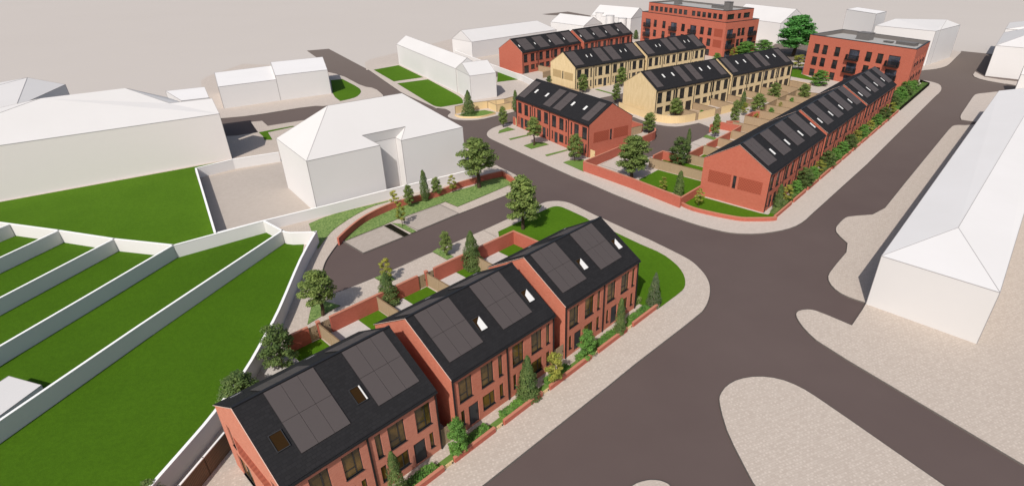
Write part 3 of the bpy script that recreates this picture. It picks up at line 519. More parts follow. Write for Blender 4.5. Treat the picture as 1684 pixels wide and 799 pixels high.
def terrace(label, group, fr, u0, units, U, brick, lay, mirror, panels, skies, glass='glass', gable='plain', gable_r='plain', sky_kind='white', back_panels=False, cols=2, name='terraced_houses', gmat=None, vent=0):
    X, Y, a = D['FR'][fr]; x, y = loc2w(fr, u0, 0)
    t = thing(name, label, 'houses', (x, y, 0), a, group)
    H, Rg, Dp = 5.6, 8.35, 9.19; L = units * U; sl = (Rg - H) / (Dp / 2); Hw = H - .08
    sc = U / 5.2
    holes = []; items = []
    for i in range(units):
        for k, p, q, c, d in LAY[lay]:
            p, q = p * sc, q * sc
            if mirror[i]: p, q = U - q, U - p
            items.append((k, i * U + p, i * U + q, c, d)); holes.append((i * U + p, i * U + q, c, d))
    w = MB(); facade(w, 0, L, 0, Hw, holes, lambda u, d, z: (u, d, z))
    w.face([(L, Dp, 0), (0, Dp, 0), (0, Dp, Hw), (L, Dp, Hw)])
    gpan = 'buff_pattern' if brick == 'buff_brick' else 'red_pattern'
    for side, gk in ((0, gable), (1, gable_r)):
        P = (lambda u, d, z: (d, Dp - u, z)) if side == 0 else (lambda u, d, z: (L - d, u, z))
        Q = (lambda v: Dp - v) if side == 0 else (lambda v: v)
        gh = []
        if gk in ('panels', 'near'): gh.append((4.42, 4.88, 2.4, 4.08))
        if gk == 'near': gh = [(1.2, 1.75, 2.9, 4.75), (7.5, 7.95, 2.9, 4.75), (1.2, 3.3, .2, 2.2)]
        facade(w, 0, Dp, 0, Hw, gh, P, mi=1)
        w.face([P(0, 0, Hw), P(Dp, 0, Hw), P(Dp / 2, 0, Rg - .08)], 1)
        pr = -.02
        if gk in ('panels', 'near'):
            for p, q in (((.95, 4.15), (5.2, 8.4)) if gk == 'panels' else ((2.05, 7.2),)):
                b = MB(); z0, z1 = (2.38, 4.08) if gk == 'panels' else (2.75, 4.2)
                b.face([P(p, pr, z0), P(q, pr, z0), P(q, pr, z1), P(p, pr, z1)])
                for e, h_ in (((p, z0), (q, z0)), ((q, z0), (q, z1)), ((q, z1), (p, z1)), ((p, z1), (p, z0))): b.face([P(e[0], 0, e[1]), P(h_[0], 0, h_[1]), P(h_[0], pr, h_[1]), P(e[0], pr, e[1])])
                part('brick_panel', b, gpan, t)
            for p, q, c, d in gh:
                if side == 0: window(t, p, c, q - p, d - c, 'patio' if q - p > 1.5 else 'slim', glass, lambda u, z: ((.07, Dp - u, z), R(-90)))
                else: window(t, p, c, q - p, d - c, 'slim', glass, lambda u, z: ((L - .07, u, z), R(90)))
    part('wall', w, [brick, gmat or brick], t)
    rf = MB(); o = .14; th = .1
    for s_ in (0, 1):
        A = [roof_pt(-.03, -o, H, sl, Dp, 0, s_), roof_pt(L + .03, -o, H, sl, Dp, 0, s_), roof_pt(L + .03, Dp / 2, H, sl, Dp, 0, s_), roof_pt(-.03, Dp / 2, H, sl, Dp, 0, s_)]
        B = [(p[0], p[1], p[2] - th) for p in A]
        if s_: A = [A[i] for i in (1, 0, 3, 2)]; B = [B[i] for i in (1, 0, 3, 2)]
        rf.face(A); rf.face(B[::-1]); rf.face([B[0], B[1], A[1], A[0]])
        rf.face([B[1], B[2], A[2], A[1]]); rf.face([B[3], B[0], A[0], A[3]])
    rd = MB(); rd.box(-.03, L + .03, Dp / 2 - .09, Dp / 2 + .09, Rg - .03, Rg + .06)
    ro = part('roof', rf, 'slate', t); part('ridge', rd, 'dark_metal', ro)
    if vent == 0:
        vg = MB()
        for s_ in (0, 1):
            a1, a2 = roof_pt(-.06, -o, H, sl, Dp, -.03, s_), roof_pt(-.06, Dp / 2, H, sl, Dp, -.03, s_); vg.bar(a1, a2, .013)
        part('verge', vg, 'buff_brick' if brick == 'buff_brick' else 'verge_trim', ro)
    gu = MB(); gu.box(-.02, L + .02, -o - .11, -o - .0, H - .27, H - .15); part('gutter', gu, 'dark_metal', t)
    dpm = MB(); dpm.box(0, .1, -.09, 0, .0, H - .2); dm = dpm.mesh('downpipe', 'dark_metal')
    for i in range(units + 1): ob('downpipe', dm, t, (min(max(i * U - .05, .02), L - .12), -.004, .12))
    for k, p, q, c, d in items:
        if k == 'door':
            m1, m2 = door_mesh(q - p, d - c); dd = ob('door', m1, t, (p, .08, c)); ob('handle', m2, dd)
        else: window(t, p, c, q - p, d - c, k, glass, lambda u, z: ((u, .06, z), 0))
    def panel(u_a, u_b, s0, s1, back=False):
        m = MB(); nu = cols; nr = 2; gap = .016
        for i in range(nu):
            for j in range(nr):
                a1 = u_a + (u_b - u_a) * i / nu + gap / 2; a2 = u_a + (u_b - u_a) * (i + 1) / nu - gap / 2; b1 = s0 + (s1 - s0) * j / nr + gap / 2; b2 = s0 + (s1 - s0) * (j + 1) / nr - gap / 2
                top = [roof_pt(a1, b1, H, sl, Dp, .07, back), roof_pt(a2, b1, H, sl, Dp, .07, back), roof_pt(a2, b2, H, sl, Dp, .07, back), roof_pt(a1, b2, H, sl, Dp, .07, back)]
                low = [roof_pt(a1, b1, H, sl, Dp, .02, back), roof_pt(a2, b1, H, sl, Dp, .02, back), roof_pt(a2, b2, H, sl, Dp, .02, back), roof_pt(a1, b2, H, sl, Dp, .02, back)]
                if back: top = top[::-1]; low = low[::-1]
                m.face(top, 0)
                for e in range(4): m.face([low[e], low[(e + 1) % 4], top[(e + 1) % 4], top[e]], 1)
        q_ = [roof_pt(u_a, s0, H, sl, Dp, .024, back), roof_pt(u_b, s0, H, sl, Dp, .024, back), roof_pt(u_b, s1, H, sl, Dp, .024, back), roof_pt(u_a, s1, H, sl, Dp, .024, back)]
        m.face(q_[::-1] if back else q_, 1)
        part('solar_panel', m, ['solar_glass', 'solar_edge'], t)
    def skylight(u_a, u_b, s0, s1, kind, back=False):
        m = MB(); e = .038
        for a1, a2, b1, b2 in ((u_a, u_b, s0, s0 + e), (u_a, u_b, s1 - e, s1), (u_a, u_a + e, s0 + e, s1 - e), (u_b - e, u_b, s0 + e, s1 - e)):
            tp = [roof_pt(a1, b1, H, sl, Dp, .09, back), roof_pt(a2, b1, H, sl, Dp, .09, back), roof_pt(a2, b2, H, sl, Dp, .09, back), roof_pt(a1, b2, H, sl, Dp, .09, back)]
            lo = [roof_pt(a1, b1, H, sl, Dp, .0, back), roof_pt(a2, b1, H, sl, Dp, .0, back), roof_pt(a2, b2, H, sl, Dp, .0, back), roof_pt(a1, b2, H, sl, Dp, .0, back)]
            if back: tp = tp[::-1]; lo = lo[::-1]
            m.face(tp)
            for k_ in range(4): m.face([lo[k_], lo[(k_ + 1) % 4], tp[(k_ + 1) % 4], tp[k_]])
        o_ = part('skylight', m, 'frame_grey', t); p_ = MB()
        def pq(*uv, off=.04):
            pts = [roof_pt(u, s, H, sl, Dp, off, back) for u, s in uv]; return pts[::-1] if back else pts
        i0, i1, j0, j1 = u_a + e, u_b - e, s0 + e, s1 - e
        p_.face(pq((i0, j0), (i1, j0), (i1, j1), (i0, j1)), 0)
        if kind == 'white': p_.face(pq((i0, j0), (i1, j0), (i1, j1), (i0, j1), off=.044), 1)
        elif kind == 'half': p_.face(pq((i0 + .12, j0 + .02), (i1, j0), (i1, j1), (i0 + .2, j0 + .6), off=.044), 1)
        elif kind == 'edge': p_.face(pq((i1 - .09, j0), (i1, j0), (i1, j1), (i1 - .09, j1), off=.044), 1)
        part('pane', p_, ['attic_brown', 'white_blind'], o_)
    for p in panels: panel(*p)
    for k in skies: skylight(*k)
    if back_panels:
        for p in panels: panel(p[0], p[1], 2.0, 4.45, True)
        for k in skies: skylight(k[0], k[1], .7, 1.25, 'white', True)
    return t
gN, gT, gY, gZ, gQ = 'near row of brick house pairs', 'long brick terrace along the right road', 'near yellow terrace', 'far yellow terrace', 'far brick terrace'
U = 5.17; A_ = [(1.7, 4.78, .82, 4.5), (6.7, 9.78, .82, 4.5)]; B_ = [(.6, 3.68, .82, 4.5), (5.65, 8.73, .82, 4.5)]
terrace('nearest pair of red brick houses, at the bottom edge, its two rooflights dark brown', gN, 'N', 0, 2, U, 'nearest_brick', 'front', [1, 1], A_, [(.72, 1.48, 1.45, 2.42, 'dark'), (5.72, 6.48, 1.45, 2.42, 'edge')], 'glass_warm', 'near', 'plain', back_panels=True, cols=3, name='paired_houses')
terrace('middle pair of the three near red brick house pairs, in front of a tall conifer', gN, 'N', 11.67, 2, U, 'near_brick', 'front', [0, 0], B_, [(4.0, 4.76, 1.43, 2.45, 'half'), (9.0, 9.76, 1.43, 2.45, 'half')], 'glass_warm', 'plain', 'plain', back_panels=True, cols=3, name='paired_houses')
terrace('right-hand pair of the three near red brick house pairs, next to the corner lawn', gN, 'N', 23.4, 2, U, 'near_brick', 'front', [0, 0], B_, [(4.0, 4.76, 1.43, 2.45, 'half'), (9.0, 9.76, 1.43, 2.45, 'half')], 'glass_warm', 'plain', 'plain', back_panels=True, cols=3, name='paired_houses')
U = 5.41
terrace('red brick row of four houses side-on behind the paved forecourt with small trees', None, 'M', 0, 4, U, 'red_brick', 'front', [0, 1, 0, 1], [(.35, 2.3, .38, 4.1), (8.15, 10.25, .38, 4.1), (11.1, 13.3, .38, 4.1), (19.0, 20.95, .38, 4.1)], [(3.1, 3.75, 1.88, 2.75, 'white'), (6.45, 7.1, 1.88, 2.75, 'white'), (14.05, 14.7, 1.88, 2.75, 'white'), (17.35, 18.0, 1.88, 2.75, 'white')], gable_r='panels', cols=2)
U = 5.25
for b, (lb, off, so) in enumerate((('front block of the long brick terrace, with the wide patterned gable facing the corner', .7, 4.25), ('middle block of the long brick terrace, between the two red roof gaps', 2.15, 1.1), ('last block of the long brick terrace, in front of the right apartment block', 2.15, 1.1))):
    terrace(lb, gT, 'T', b * 22.2, 4, U, 'red_brick', 'front', [0] * 4, [(i * U + off, i * U + off + 3.0, .8, 4.55) for i in range(4)], [(i * U + so, i * U + so + .66, 1.42, 2.4, 'white') for i in range(4)], gable='panels' if b == 0 else 'plain', cols=3)
U = 5.66
def yp(sh=0): return [(.6, 2.5, .45, 4.35), (8.8, 10.75, .45, 4.35), (12.2, 14.3, .45, 4.35), (20.1, 22.05, .45, 4.35)], [(4.3, 4.85, 2.25, 3.2, 'white'), (7.0, 7.55, 2.25, 3.2, 'white'), (15.5, 16.05, 2.25, 3.2, 'white'), (18.2, 18.75, 2.25, 3.2, 'white')]
for b, lb in enumerate(('left block of the near yellow terrace, its blank ribbed gable above the curved fence', 'right block of the near yellow terrace, with patio doors onto fenced gardens')):
    p, s = yp(); terrace(lb, gY, 'Y', b * 23.38, 4, U, 'buff_brick', 'garden', [0, 1, 0, 1], p, s, gmat='buff_gable', cols=2)
for b, lb in enumerate(('left block of the far yellow terrace, with a patterned panel on its gable', 'right block of the far yellow terrace, in front of the left apartment block')):
    terrace(lb, gZ, 'Z', b * 23.6, 4, U, 'buff_brick', 'front', [0, 1, 0, 1], [(.4, 3.1, .35, 4.35), (8.65, 11.3, .35, 4.35), (12.2, 15.0, .35, 4.35), (19.5, 22.2, .35, 4.35)], [(5.2, 5.7, 2.1, 3.1, 'half'), (6.6, 7.1, 2.1, 3.1, 'half'), (16.2, 16.7, 2.1, 3.1, 'half'), (17.9, 18.4, 2.1, 3.1, 'half')], gable='panels' if b == 0 else 'plain', gmat='buff_gable', cols=2)
for b, lb in enumerate(('left block of the far brick terrace, with a plain gable beside the white boundary wall', 'right block of the far brick terrace, furthest row back')):
    terrace(lb, gQ, 'Q', b * 24.0, 4, U, 'red_brick', 'garden', [0, 0, 0, 0], [(i * U + 1.4, i * U + 5.0, .35, 4.1) for i in range(4)], [(i * U + .45, i * U + 1.0, 1.6, 2.5, 'half') for i in range(4)], cols=2)

# ------------------------------------------------------------------ apartment blocks
def apartment(label, pts, H, fronts, upper=None, plants=()):
    KA = .984; c = [Vector(p[:2]) * KA for p in pts]; o = c[0]; t = thing('apartment_block', label, 'apartment block', (o.x, o.y, 0)); n = len(c); rel = [p - o for p in c]
    w = MB()
    for i in range(n):
        a, b = rel[i], rel[(i + 1) % n]; d = (b - a); L = d.length; d /= L; nn = Vector((-d.y, d.x)); holes = []
        P = lambda u, dp, z, a=a, d=d, nn=nn: (a.x + d.x * u + nn.x * dp, a.y + d.y * u + nn.y * dp, z)
        for k, p, q, rows in fronts.get(i, []):
            p, q = p * KA, q * KA
            if k == 'panel':
                for z0, z1 in rows:
                    m = MB(); m.face([P(p, -.02, z0), P(q, -.02, z0), P(q, -.02, z1), P(p, -.02, z1)]); part('brick_panel', m, 'red_pattern', t)
                continue
            for z0, z1 in rows:
                holes.append((p, q, z0, z1)); ang = math.atan2(d.y, d.x); pl = lambda u, z, ang=ang, P=P: (P(u, .14, z), ang)
                window(t, p, z0, q - p, z1 - z0, 'patio' if q - p > 2 else 'slim', 'glass_blue' if k == 'balcony' else 'glass', pl)
                if k == 'balcony' and z0 > 1:
                    m = MB(); pr = -.95
                    for e0, e1 in (((p - .1, 0), (p - .1, pr)), ((p - .1, pr), (q + .1, pr)), ((q + .1, pr), (q + .1, 0))):
                        A = P(e0[0], e0[1], z0 + 1.0); B = P(e1[0], e1[1], z0 + 1.0); m.bar(A, B, .03)
                        kk = max(2, int((Vector(A) - Vector(B)).length / .13))
                        for s_ in range(kk + 1):
                            f_ = s_ / kk; x_, y_ = A[0] + (B[0] - A[0]) * f_, A[1] + (B[1] - A[1]) * f_; m.bar((x_, y_, z0), (x_, y_, z0 + 1.0), .028)
                    sb = MB(); q4 = [P(p - .15, -.002, 0), P(q + .15, -.002, 0), P(q + .15, pr - .03, 0), P(p - .15, pr - .03, 0)]
                    lo = [(x_[0], x_[1], z0 - .2) for x_ in q4]; hi = [(x_[0], x_[1], z0 - .02) for x_ in q4]; sb.face(lo); sb.face(hi[::-1])
                    for e in range(4): sb.face([lo[(e + 1) % 4], lo[e], hi[e], hi[(e + 1) % 4]])
                    bo = part('balcony', sb, 'dark_metal', t); part('railing', m, 'rail', bo)
                elif k == 'win' and z0 > 1:
                    m = MB(); 
                    for hz in (z0 + .15, z0 + .95): m.bar(P(p, -.05, hz), P(q, -.05, hz), .022)
                    for s_ in range(9):
                        u = p + (q - p) * s_ / 8; m.bar(P(u, -.05, z0 + .15), P(u, -.05, z0 + .95), .016)
                    part('railing', m, 'rail', t)
        facade(w, 0, L, 0, H, holes, P, .2)
    part('wall', w, 'red_brick', t)
    def cap(rel_, H_, drop, name='roof'):
        n_ = len(rel_); ins = []
        for i in range(n_):
            d1 = (rel_[i] - rel_[i - 1]).normalized(); d2 = (rel_[(i + 1) % n_] - rel_[i]).normalized(); m_ = Vector((-d1.y, d1.x)) + Vector((-d2.y, d2.x)); ins.append(rel_[i] + m_ / (m_.length_squared / 2) * .35)
        rf = MB(); rf.face([(p.x, p.y, H_ - drop) for p in ins], 0)
        for i in range(n_):
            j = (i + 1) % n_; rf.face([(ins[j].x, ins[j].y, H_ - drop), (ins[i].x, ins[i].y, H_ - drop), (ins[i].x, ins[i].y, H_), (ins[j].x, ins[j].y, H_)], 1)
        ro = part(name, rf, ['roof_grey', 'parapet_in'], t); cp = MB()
        for i in range(n_):
            j = (i + 1) % n_; a, b, e, f_ = rel_[i], rel_[j], ins[j], ins[i]; cp.face([(p.x, p.y, H_ + .05) for p in (a, b, e, f_)]); cp.face([(a.x, a.y, H_ - .08), (b.x, b.y, H_ - .08), (b.x, b.y, H_ + .05), (a.x, a.y, H_ + .05)]); cp.face([(f_.x, f_.y, H_), (f_.x, f_.y, H_ + .05), (e.x, e.y, H_ + .05), (e.x, e.y, H_)])
        for v_ in range(len(cp.v)):
            x_, y_, z_ = cp.v[v_]; ctr = sum(rel_, Vector((0, 0))) / n_; dv = Vector((x_, y_)) - ctr; cp.v[v_] = (x_ + dv.x / dv.length * .015, y_ + dv.y / dv.length * .015, z_)
        part('coping', cp, 'dark_metal', ro); return ro
    cap(rel, H, .9 if not upper else .5)
    zt = H - .9
    if upper:
        u_pts, H2, ups = upper; ur = [Vector(p[:2]) * KA - o for p in u_pts]; s_ = MB()
        for i in range(4):
            a, b = ur[i], ur[(i + 1) % 4]; d = b - a; L = d.length; d /= L; nn = Vector((-d.y, d.x)); P = lambda u, dp, z, a=a, d=d, nn=nn: (a.x + d.x * u + nn.x * dp, a.y + d.y * u + nn.y * dp, z); holes = []
            for p, q in ups.get(i, []):
                p, q = p * KA, q * KA
                holes.append((p, q, H + .45, H2 - 1.0)); ang = math.atan2(d.y, d.x); window(t, p, H + .45, q - p, H2 - 1.45 - H, 'slim', 'glass', lambda u, z, ang=ang, P=P: (P(u, .14, z), ang))
            facade(s_, 0, L, H - .5, H2, holes, P, .2)
        part('penthouse_wall', s_, 'red_brick', t); cap(ur, H2, .45, 'penthouse_roof'); zt = H2 - .45
    for (x, y, rx, ry, h) in plants:
        m = MB(); m.box(-rx, rx, -ry, ry, 0, h); m.box(-rx - .08, rx + .08, -ry - .08, ry + .08, h, h + .12)
        for k in range(5): m.box(-rx - .02, rx + .02, -ry - .03, -ry - .005, .2 + k * (h - .4) / 5, .27 + k * (h - .4) / 5)
        po = part('roof_plant', m, 'plant_grey', t, (x * KA - o.x, y * KA - o.y, zt)); d = rel[1] - rel[0]; po.rotation_euler = (0, 0, math.atan2(d.y, d.x))
    return t
rw = [(5.77, 7.97), (2.82, 4.93), (.16, 1.95)]
apartment('three storey brick apartment block with a flat grey roof behind the long brick terrace', D['A2'], 9.95, {0: [('win', 1.8, 3.3, rw), ('win', 4.25, 5.6, rw), ('win', 7.6, 9.0, rw), ('balcony', 11.4, 14.05, rw), ('win', 15.7, 17.15, rw), ('win', 18.5, 19.95, rw), ('balcony', 21.2, 23.95, rw)],
    1: [('win', 2.2, 3.3, rw), ('win', 4.8, 6.0, rw), ('win', 8.4, 9.5, rw), ('win', 11.3, 12.5, rw)]}, plants=[(80.2, 153.6, 1.6, 1.2, 1.6), (86.3, 145.0, 2.2, .9, .6), (83.6, 148.4, 1.0, .5, .3)])
a1 = [Vector(p[:2]) for p in D['A1']]; a1.append(a1[0] + (a1[2] - a1[1])); u1 = [Vector(p[:2]) for p in D['A1u']][:3]; u1.append(u1[0] + (u1[2] - u1[1]))
dd = (a1[1] - a1[0]).normalized(); nn = Vector((-dd.y, dd.x)); L1 = (a1[1] - a1[0]).length; W1 = (a1[2] - a1[1]).length
e1 = (a1[2] - a1[1]).normalized()
u1 = [a1[0] + dd * 1.6 + e1 * 1.4, a1[1] - dd * 1.6 + e1 * 1.4, a1[2] - dd * 1.6 - e1 * 1.2, a1[3] + dd * 1.6 - e1 * 1.2]
LU = (u1[1] - u1[0]).length
ups = [(.9 + 2.13 * i, 2.35 + 2.13 * i) for i in range(8)] + [(19.2 + 2.13 * i, 20.65 + 2.13 * i) for i in range(6)]
def onA(u, v): p = a1[0] + dd * u + e1 * v; return p
pa, pb, pc_ = onA(9.5, 7), onA(30.5, 6.6), onA(25.5, 9)
apartment('four storey brick apartment block with set-back top floor behind the yellow terraces', a1, 9.95, {0: [('balcony', 2, 4.4, rw), ('win', 5.93, 7.33, rw), ('win', 9.9, 11.35, rw), ('balcony', 13.7, 16.3, rw), ('win', 18.3, 19.8, rw), ('balcony', 22, 24.5, rw), ('win', 26.15, 27.65, rw), ('win', 29.2, 30.7, rw), ('panel', 31.7, 34.9, rw[:2])],
    1: [('balcony', 1.0, 3.8, rw), ('win', 5.85, 7.35, rw), ('win', 7.75, 9.3, rw), ('balcony', 11, 13.8, rw)]}, upper=(u1, 12.85, {0: ups, 1: [(.8, 4.0), (5.6, 7.2), (8.4, 11.4)]}), plants=[(pa.x, pa.y, .95, .9, 2.3), (pb.x, pb.y, .95, .9, 2.3), (pc_.x, pc_.y, 2.6, 1.0, .8)])

# ------------------------------------------------------------------ plain white buildings
def white(name, label, cat, base, eave, roof_v, roof_f, lines=True, zb=0.0, group=None, skip=(), roofmat='white_sun_dimmed', wallmat='white_render'):
    """base: outline (counter-clockwise); eave: height or list; roof_v: extra points; roof_f: faces over outline + extra points"""
    n = len(base); ev = eave if isinstance(eave, (list, tuple)) else [eave] * n; ox, oy = base[0][0], base[0][1]
    t = thing(name, label, cat, (ox, oy, 0), 0, group)
    V = [(p[0] - ox, p[1] - oy, e) for p, e in zip(base, ev)] + [(p[0] - ox, p[1] - oy, p[2]) for p in roof_v]
    w = MB()
    for i in range(n):
        j = (i + 1) % n; a, b = V[i], V[j]; w.face([(a[0], a[1], zb), (b[0], b[1], zb), b, a])
    part('wall', w, wallmat, t); r_ = MB(); E_ = set()
    for f_ in roof_f:
        p = [Vector(V[i]) for i in f_]; nr = (p[1] - p[0]).cross(p[2] - p[0])
        ff = f_ if nr.z >= 0 else f_[::-1]; r_.face([V[i] for i in ff])
        for i in range(len(f_)): E_.add(tuple(sorted((f_[i], f_[(i + 1) % len(f_)]))))
    part('roof', r_, roofmat, t)
    E_ -= {tuple(sorted(e)) for e in skip}
    if lines:
        dist = math.hypot(ox, oy); wd_ = .014 + dist * .00011; e_ = MB()
        for a, b in E_:
            A, B = Vector(V[a]), Vector(V[b])
            if (A - B).length > .3: e_.bar(A, B, wd_)
        for i in range(n): e_.bar((V[i][0], V[i][1], zb), V[i], wd_)
        part('edge_line', e_, 'edge_grey', t)
    return t
WB = D['WB']
def v2(p): return Vector(p[:2])
def gable_house(name, label, fl, fr, depth, ez, rz, hipl=0, hipr=0, cat='building', group=None):
    """front eave from fl to fr, ridge along the middle"""
    a, b = v2(fl), v2(fr); d = (b - a).normalized(); n_ = Vector((-d.y, d.x)); c, e = b + n_ * depth, a + n_ * depth; m = depth / 2
    r1, r2 = a + n_ * m + d * hipl, b + n_ * m - d * hipr
    return white(name, label, cat, [a, b, c, e], ez, [(r1.x, r1.y, rz), (r2.x, r2.y, rz)], [(0, 1, 5, 4), (2, 3, 4, 5), (3, 0, 4), (1, 2, 5)], group=group)
gW = 'plain white surrounding buildings'
# the white villa with the notch in its front
V_ = WB['V']; p1, p2, p3, p4, p5 = [v2(V_[k]) for k in ('p1', 'p2', 'p3', 'p4', 'p5')]; dv = (p5 - p2).normalized(); nv = Vector((-dv.y, dv.x)); wv = (p1 - p2).length; Lv = (p5 - p2).length
s3 = (p3 - p2).dot(dv); s4 = (p4 - p2).dot(dv); sl_ = (12.1 - 7.4) / (wv / 2)
def pv(s, v): return p2 + dv * s + nv * v
A = [pv(0, 0), pv(s3, 0), pv(s3, 1.75), pv(s4, 1.75), pv(s4, 0), pv(Lv, 0), pv(Lv, wv), pv(0, wv)]
zn = 7.4 + sl_ * 1.6
rt = [(*pv(5.8, wv / 2), 12.1), (*pv(Lv - 6.0, wv / 2), 12.1), (*pv(s3 - 1.6, 1.6), zn), (*pv(s4 + 1.6, 1.6), zn)]
white('villa', 'big white hip-roofed villa with a notch in its front, beside the curved brick wall', 'villa', A, 7.4, rt, [(0, 1, 10, 8), (8, 10, 11, 9), (11, 4, 5, 9), (1, 2, 10), (2, 3, 11, 10), (3, 4, 11), (5, 6, 9), (6, 7, 8, 9), (7, 0, 8)], group=gW, skip=[(8, 10), (9, 11)])
h = WB['hall']; e0, e1 = v2(h['e0']), v2(h['e1']); dh = (e1 - e0).normalized(); nh = Vector((-dh.y, dh.x)); e0 = e0 - dh * 14; Lh = (e1 - e0).length
def ph(s, v): return e0 + dh * s + nh * v
P_ = h['pts']
def hp(k, dz=0): return (P_[k][0], P_[k][1], P_[k][2] + dz)
v2_ = Vector(P_['v2'][:2]); c3 = v2_ + nh * 4 - dh * .3
A = [ph(0, 0), ph(Lh, 0), tuple(v2_), tuple(c3), tuple(P_['w1'][:2]), tuple(P_['b1'][:2]), ph(0, 15)]
white('hall', 'large white hall with a long hipped roof beside the upper left lawn', 'hall', A, [7.45, 7.45, 9.2, 7.45, 8.4, 8.4, 7.45], [hp('rl'), hp('rr'), hp('v1')], [(0, 1, 2, 9, 8, 7), (8, 9, 4, 5), (9, 2, 3, 4), (7, 8, 5, 6), (0, 7, 6)], group=gW, skip=[(7, 8)], wallmat='white_warm')
q4 = [Vector(p[:2]) for p in WB['hallw']]
white('rear_wing', 'low white wing behind the right end of the large white hall', 'building', q4, 8.2, [], [(0, 1, 2, 3)], group=gW, roofmat='white_sun_lifted')
F_, E_2 = Vector(WB['hall2'][0][:2]), Vector(WB['hall2'][1][:2]); pe = (E_2 - F_); pe = Vector((-pe.y, pe.x)); ap = WB['hall2'][2]
white('pavilion', 'white building with a pointed roof rising behind the large white hall', 'building', [F_, E_2, E_2 + pe, F_ + pe], 9.3, [tuple(ap)], [(0, 1, 4), (1, 2, 4), (2, 3, 4), (3, 0, 4)], group=gW)
for k, hh_, lb in (('f1', 4.6, 'lower left part of the flat-roofed white pair behind the road branch'), ('f2', 5.4, 'taller right part of the flat-roofed white pair, next to the rounded lawn')):
    b_ = [v2(p) for p in WB[k]]; b_ = b_ if k == 'f2' else [b_[0], v2(WB['f2'][0]) - Vector((.02, .01)), v2(WB['f2'][3]) - Vector((.02, .01)), b_[3]]; white('flat_building', lb, 'building', b_, hh_, [], [(0, 1, 2, 3)], group=gW, roofmat='white_sun_lifted')
b_ = WB['L']; dl = (v2(b_['fr']) - v2(b_['fl'])).normalized()
gable_house('long_building', 'long low white gabled building beside the two lawns by the road', b_['fl'], b_['fr'], 6.0, 5.5, 7.6, group=gW)
b_ = WB['L2']; a, ap, c_, d_ = v2(b_['a']), v2(b_['ap']), v2(b_['b']), v2(b_['c']); dn = (d_ - c_).normalized(); Ld = (d_ - c_).length; a = a + (a - c_) * .02
white('gabled_wing', 'white gabled wing at the near end of the long low white building', 'building', [a, c_, d_, a + dn * Ld], 5.4, [((a.x + c_.x) / 2, (a.y + c_.y) / 2, 7.4), ((a.x + c_.x) / 2 + dn.x * Ld, (a.y + c_.y) / 2 + dn.y * Ld, 7.4)], [(0, 1, 4), (1, 2, 5, 4), (2, 3, 5), (3, 0, 4, 5)], group=gW)
b_ = WB['B1']; gable_house('long_building', 'long white gabled building behind the far brick terrace', b_['f'], b_['fr'], 9.5, 4.7, 7.5, 0, 4.5, group=gW)
b_ = WB['B2']; gable_house('gabled_building', 'white gabled building rising behind the far brick terrace, left of the three round tanks', b_['fl'], b_['fr'], 9.5, 5.5, 7.9, group=gW)
b_ = WB['B3']; gable_house('gabled_building', 'tall white gabled building behind the three round tanks', b_['fl'], b_['fr'], 11, 6, 9.2, group=gW)
for k, p in enumerate(WB['silo']):
    t = thing('round_tank', ('left of the three white round tanks, in front of the tall white gable', 'middle of the three white round tanks, in front of the tall white gable', 'right of the three white round tanks, nearest the left apartment block')[k], 'tank', (p[0], p[1], 0), 0, 'white round tanks')
    m = MB(); rr = 1.55; ang = [6.2832 * i / 28 for i in range(28)]
    for i in range(28):
        a, b = ang[i], ang[(i + 1) % 28]; m.face([(rr * math.cos(a), rr * math.sin(a), 0), (rr * math.cos(b), rr * math.sin(b), 0), (rr * math.cos(b), rr * math.sin(b), 7), (rr * math.cos(a), rr * math.sin(a), 7)])
    part('shell', m, 'white_render', t); m = MB(); m.face([(rr * math.cos(a), rr * math.sin(a), 7) for a in ang]); e_ = MB()
    for i in range(28): e_.bar((rr * math.cos(ang[i]), rr * math.sin(ang[i]), 7), (rr * math.cos(ang[(i + 1) % 28]), rr * math.sin(ang[(i + 1) % 28]), 7), .04)
    part('lid', m, 'white_sun_dimmed', t); part('edge_line', e_, 'edge_grey', t)
b_ = WB['W']; gable_house('large_shed', 'large white gabled building behind the left apartment block and the dark green tree', b_['fl'], b_['fr'], 14, 6.5, 10.5, group=gW)
b_ = WB['X']; a, b = v2(b_['a']), v2(b_['b']); n_ = v2(b_['d']) - a
white('tower_block', 'tallest plain white block at the top right, behind the right apartment block', 'building', [a, b, b + n_, a + n_], 11, [], [(0, 1, 2, 3)], group=gW, roofmat='white_sun_lifted')
b_ = WB['X2']; a, b, c_ = v2(b_['fl']), v2(b_['fr']), v2(b_['br']); n_ = c_ - b; dx = (b - a).normalized()
white('corner_building', 'white corner building with a shallow roof on the far side of the right apartment block', 'building', [a, b, b + n_ * .18, c_, a + n_], 9.2, [(*(a + dx * 2 + n_ * .4), 10.6), (*(c_ - dx * 3 - n_ * .15), 10.6), (*(c_ - dx * 6 - n_ * .35), 11.6)], [(0, 1, 2, 6, 5), (2, 3, 6), (3, 4, 5, 6)], group=gW)
b_ = WB['R']; a, b = v2(b_['a']), v2(b_['b']); da = (b - a).normalized(); n_ = Vector((-da.y, da.x)); far_ = 86; w_ = (b - a).length; skew = v2(b_['ef']) - a; nk = skew.normalized()
c_, d_ = b + nk * far_, a + nk * far_; m0 = v2(b_['ap']); m1 = v2(b_['rf']); m1 = m1 + (m1 - m0).normalized() * 28
white('long_hall', 'very long white hip-roofed building along the right edge of the photo', 'building', [a, b, c_, d_], 5.5, [(*m0, 6.5), (*m1, 6.5)], [(0, 1, 4), (1, 2, 5, 4), (2, 3, 5), (3, 0, 4, 5)], group=gW, wallmat='white_sun_dimmed', roofmat='white_render')
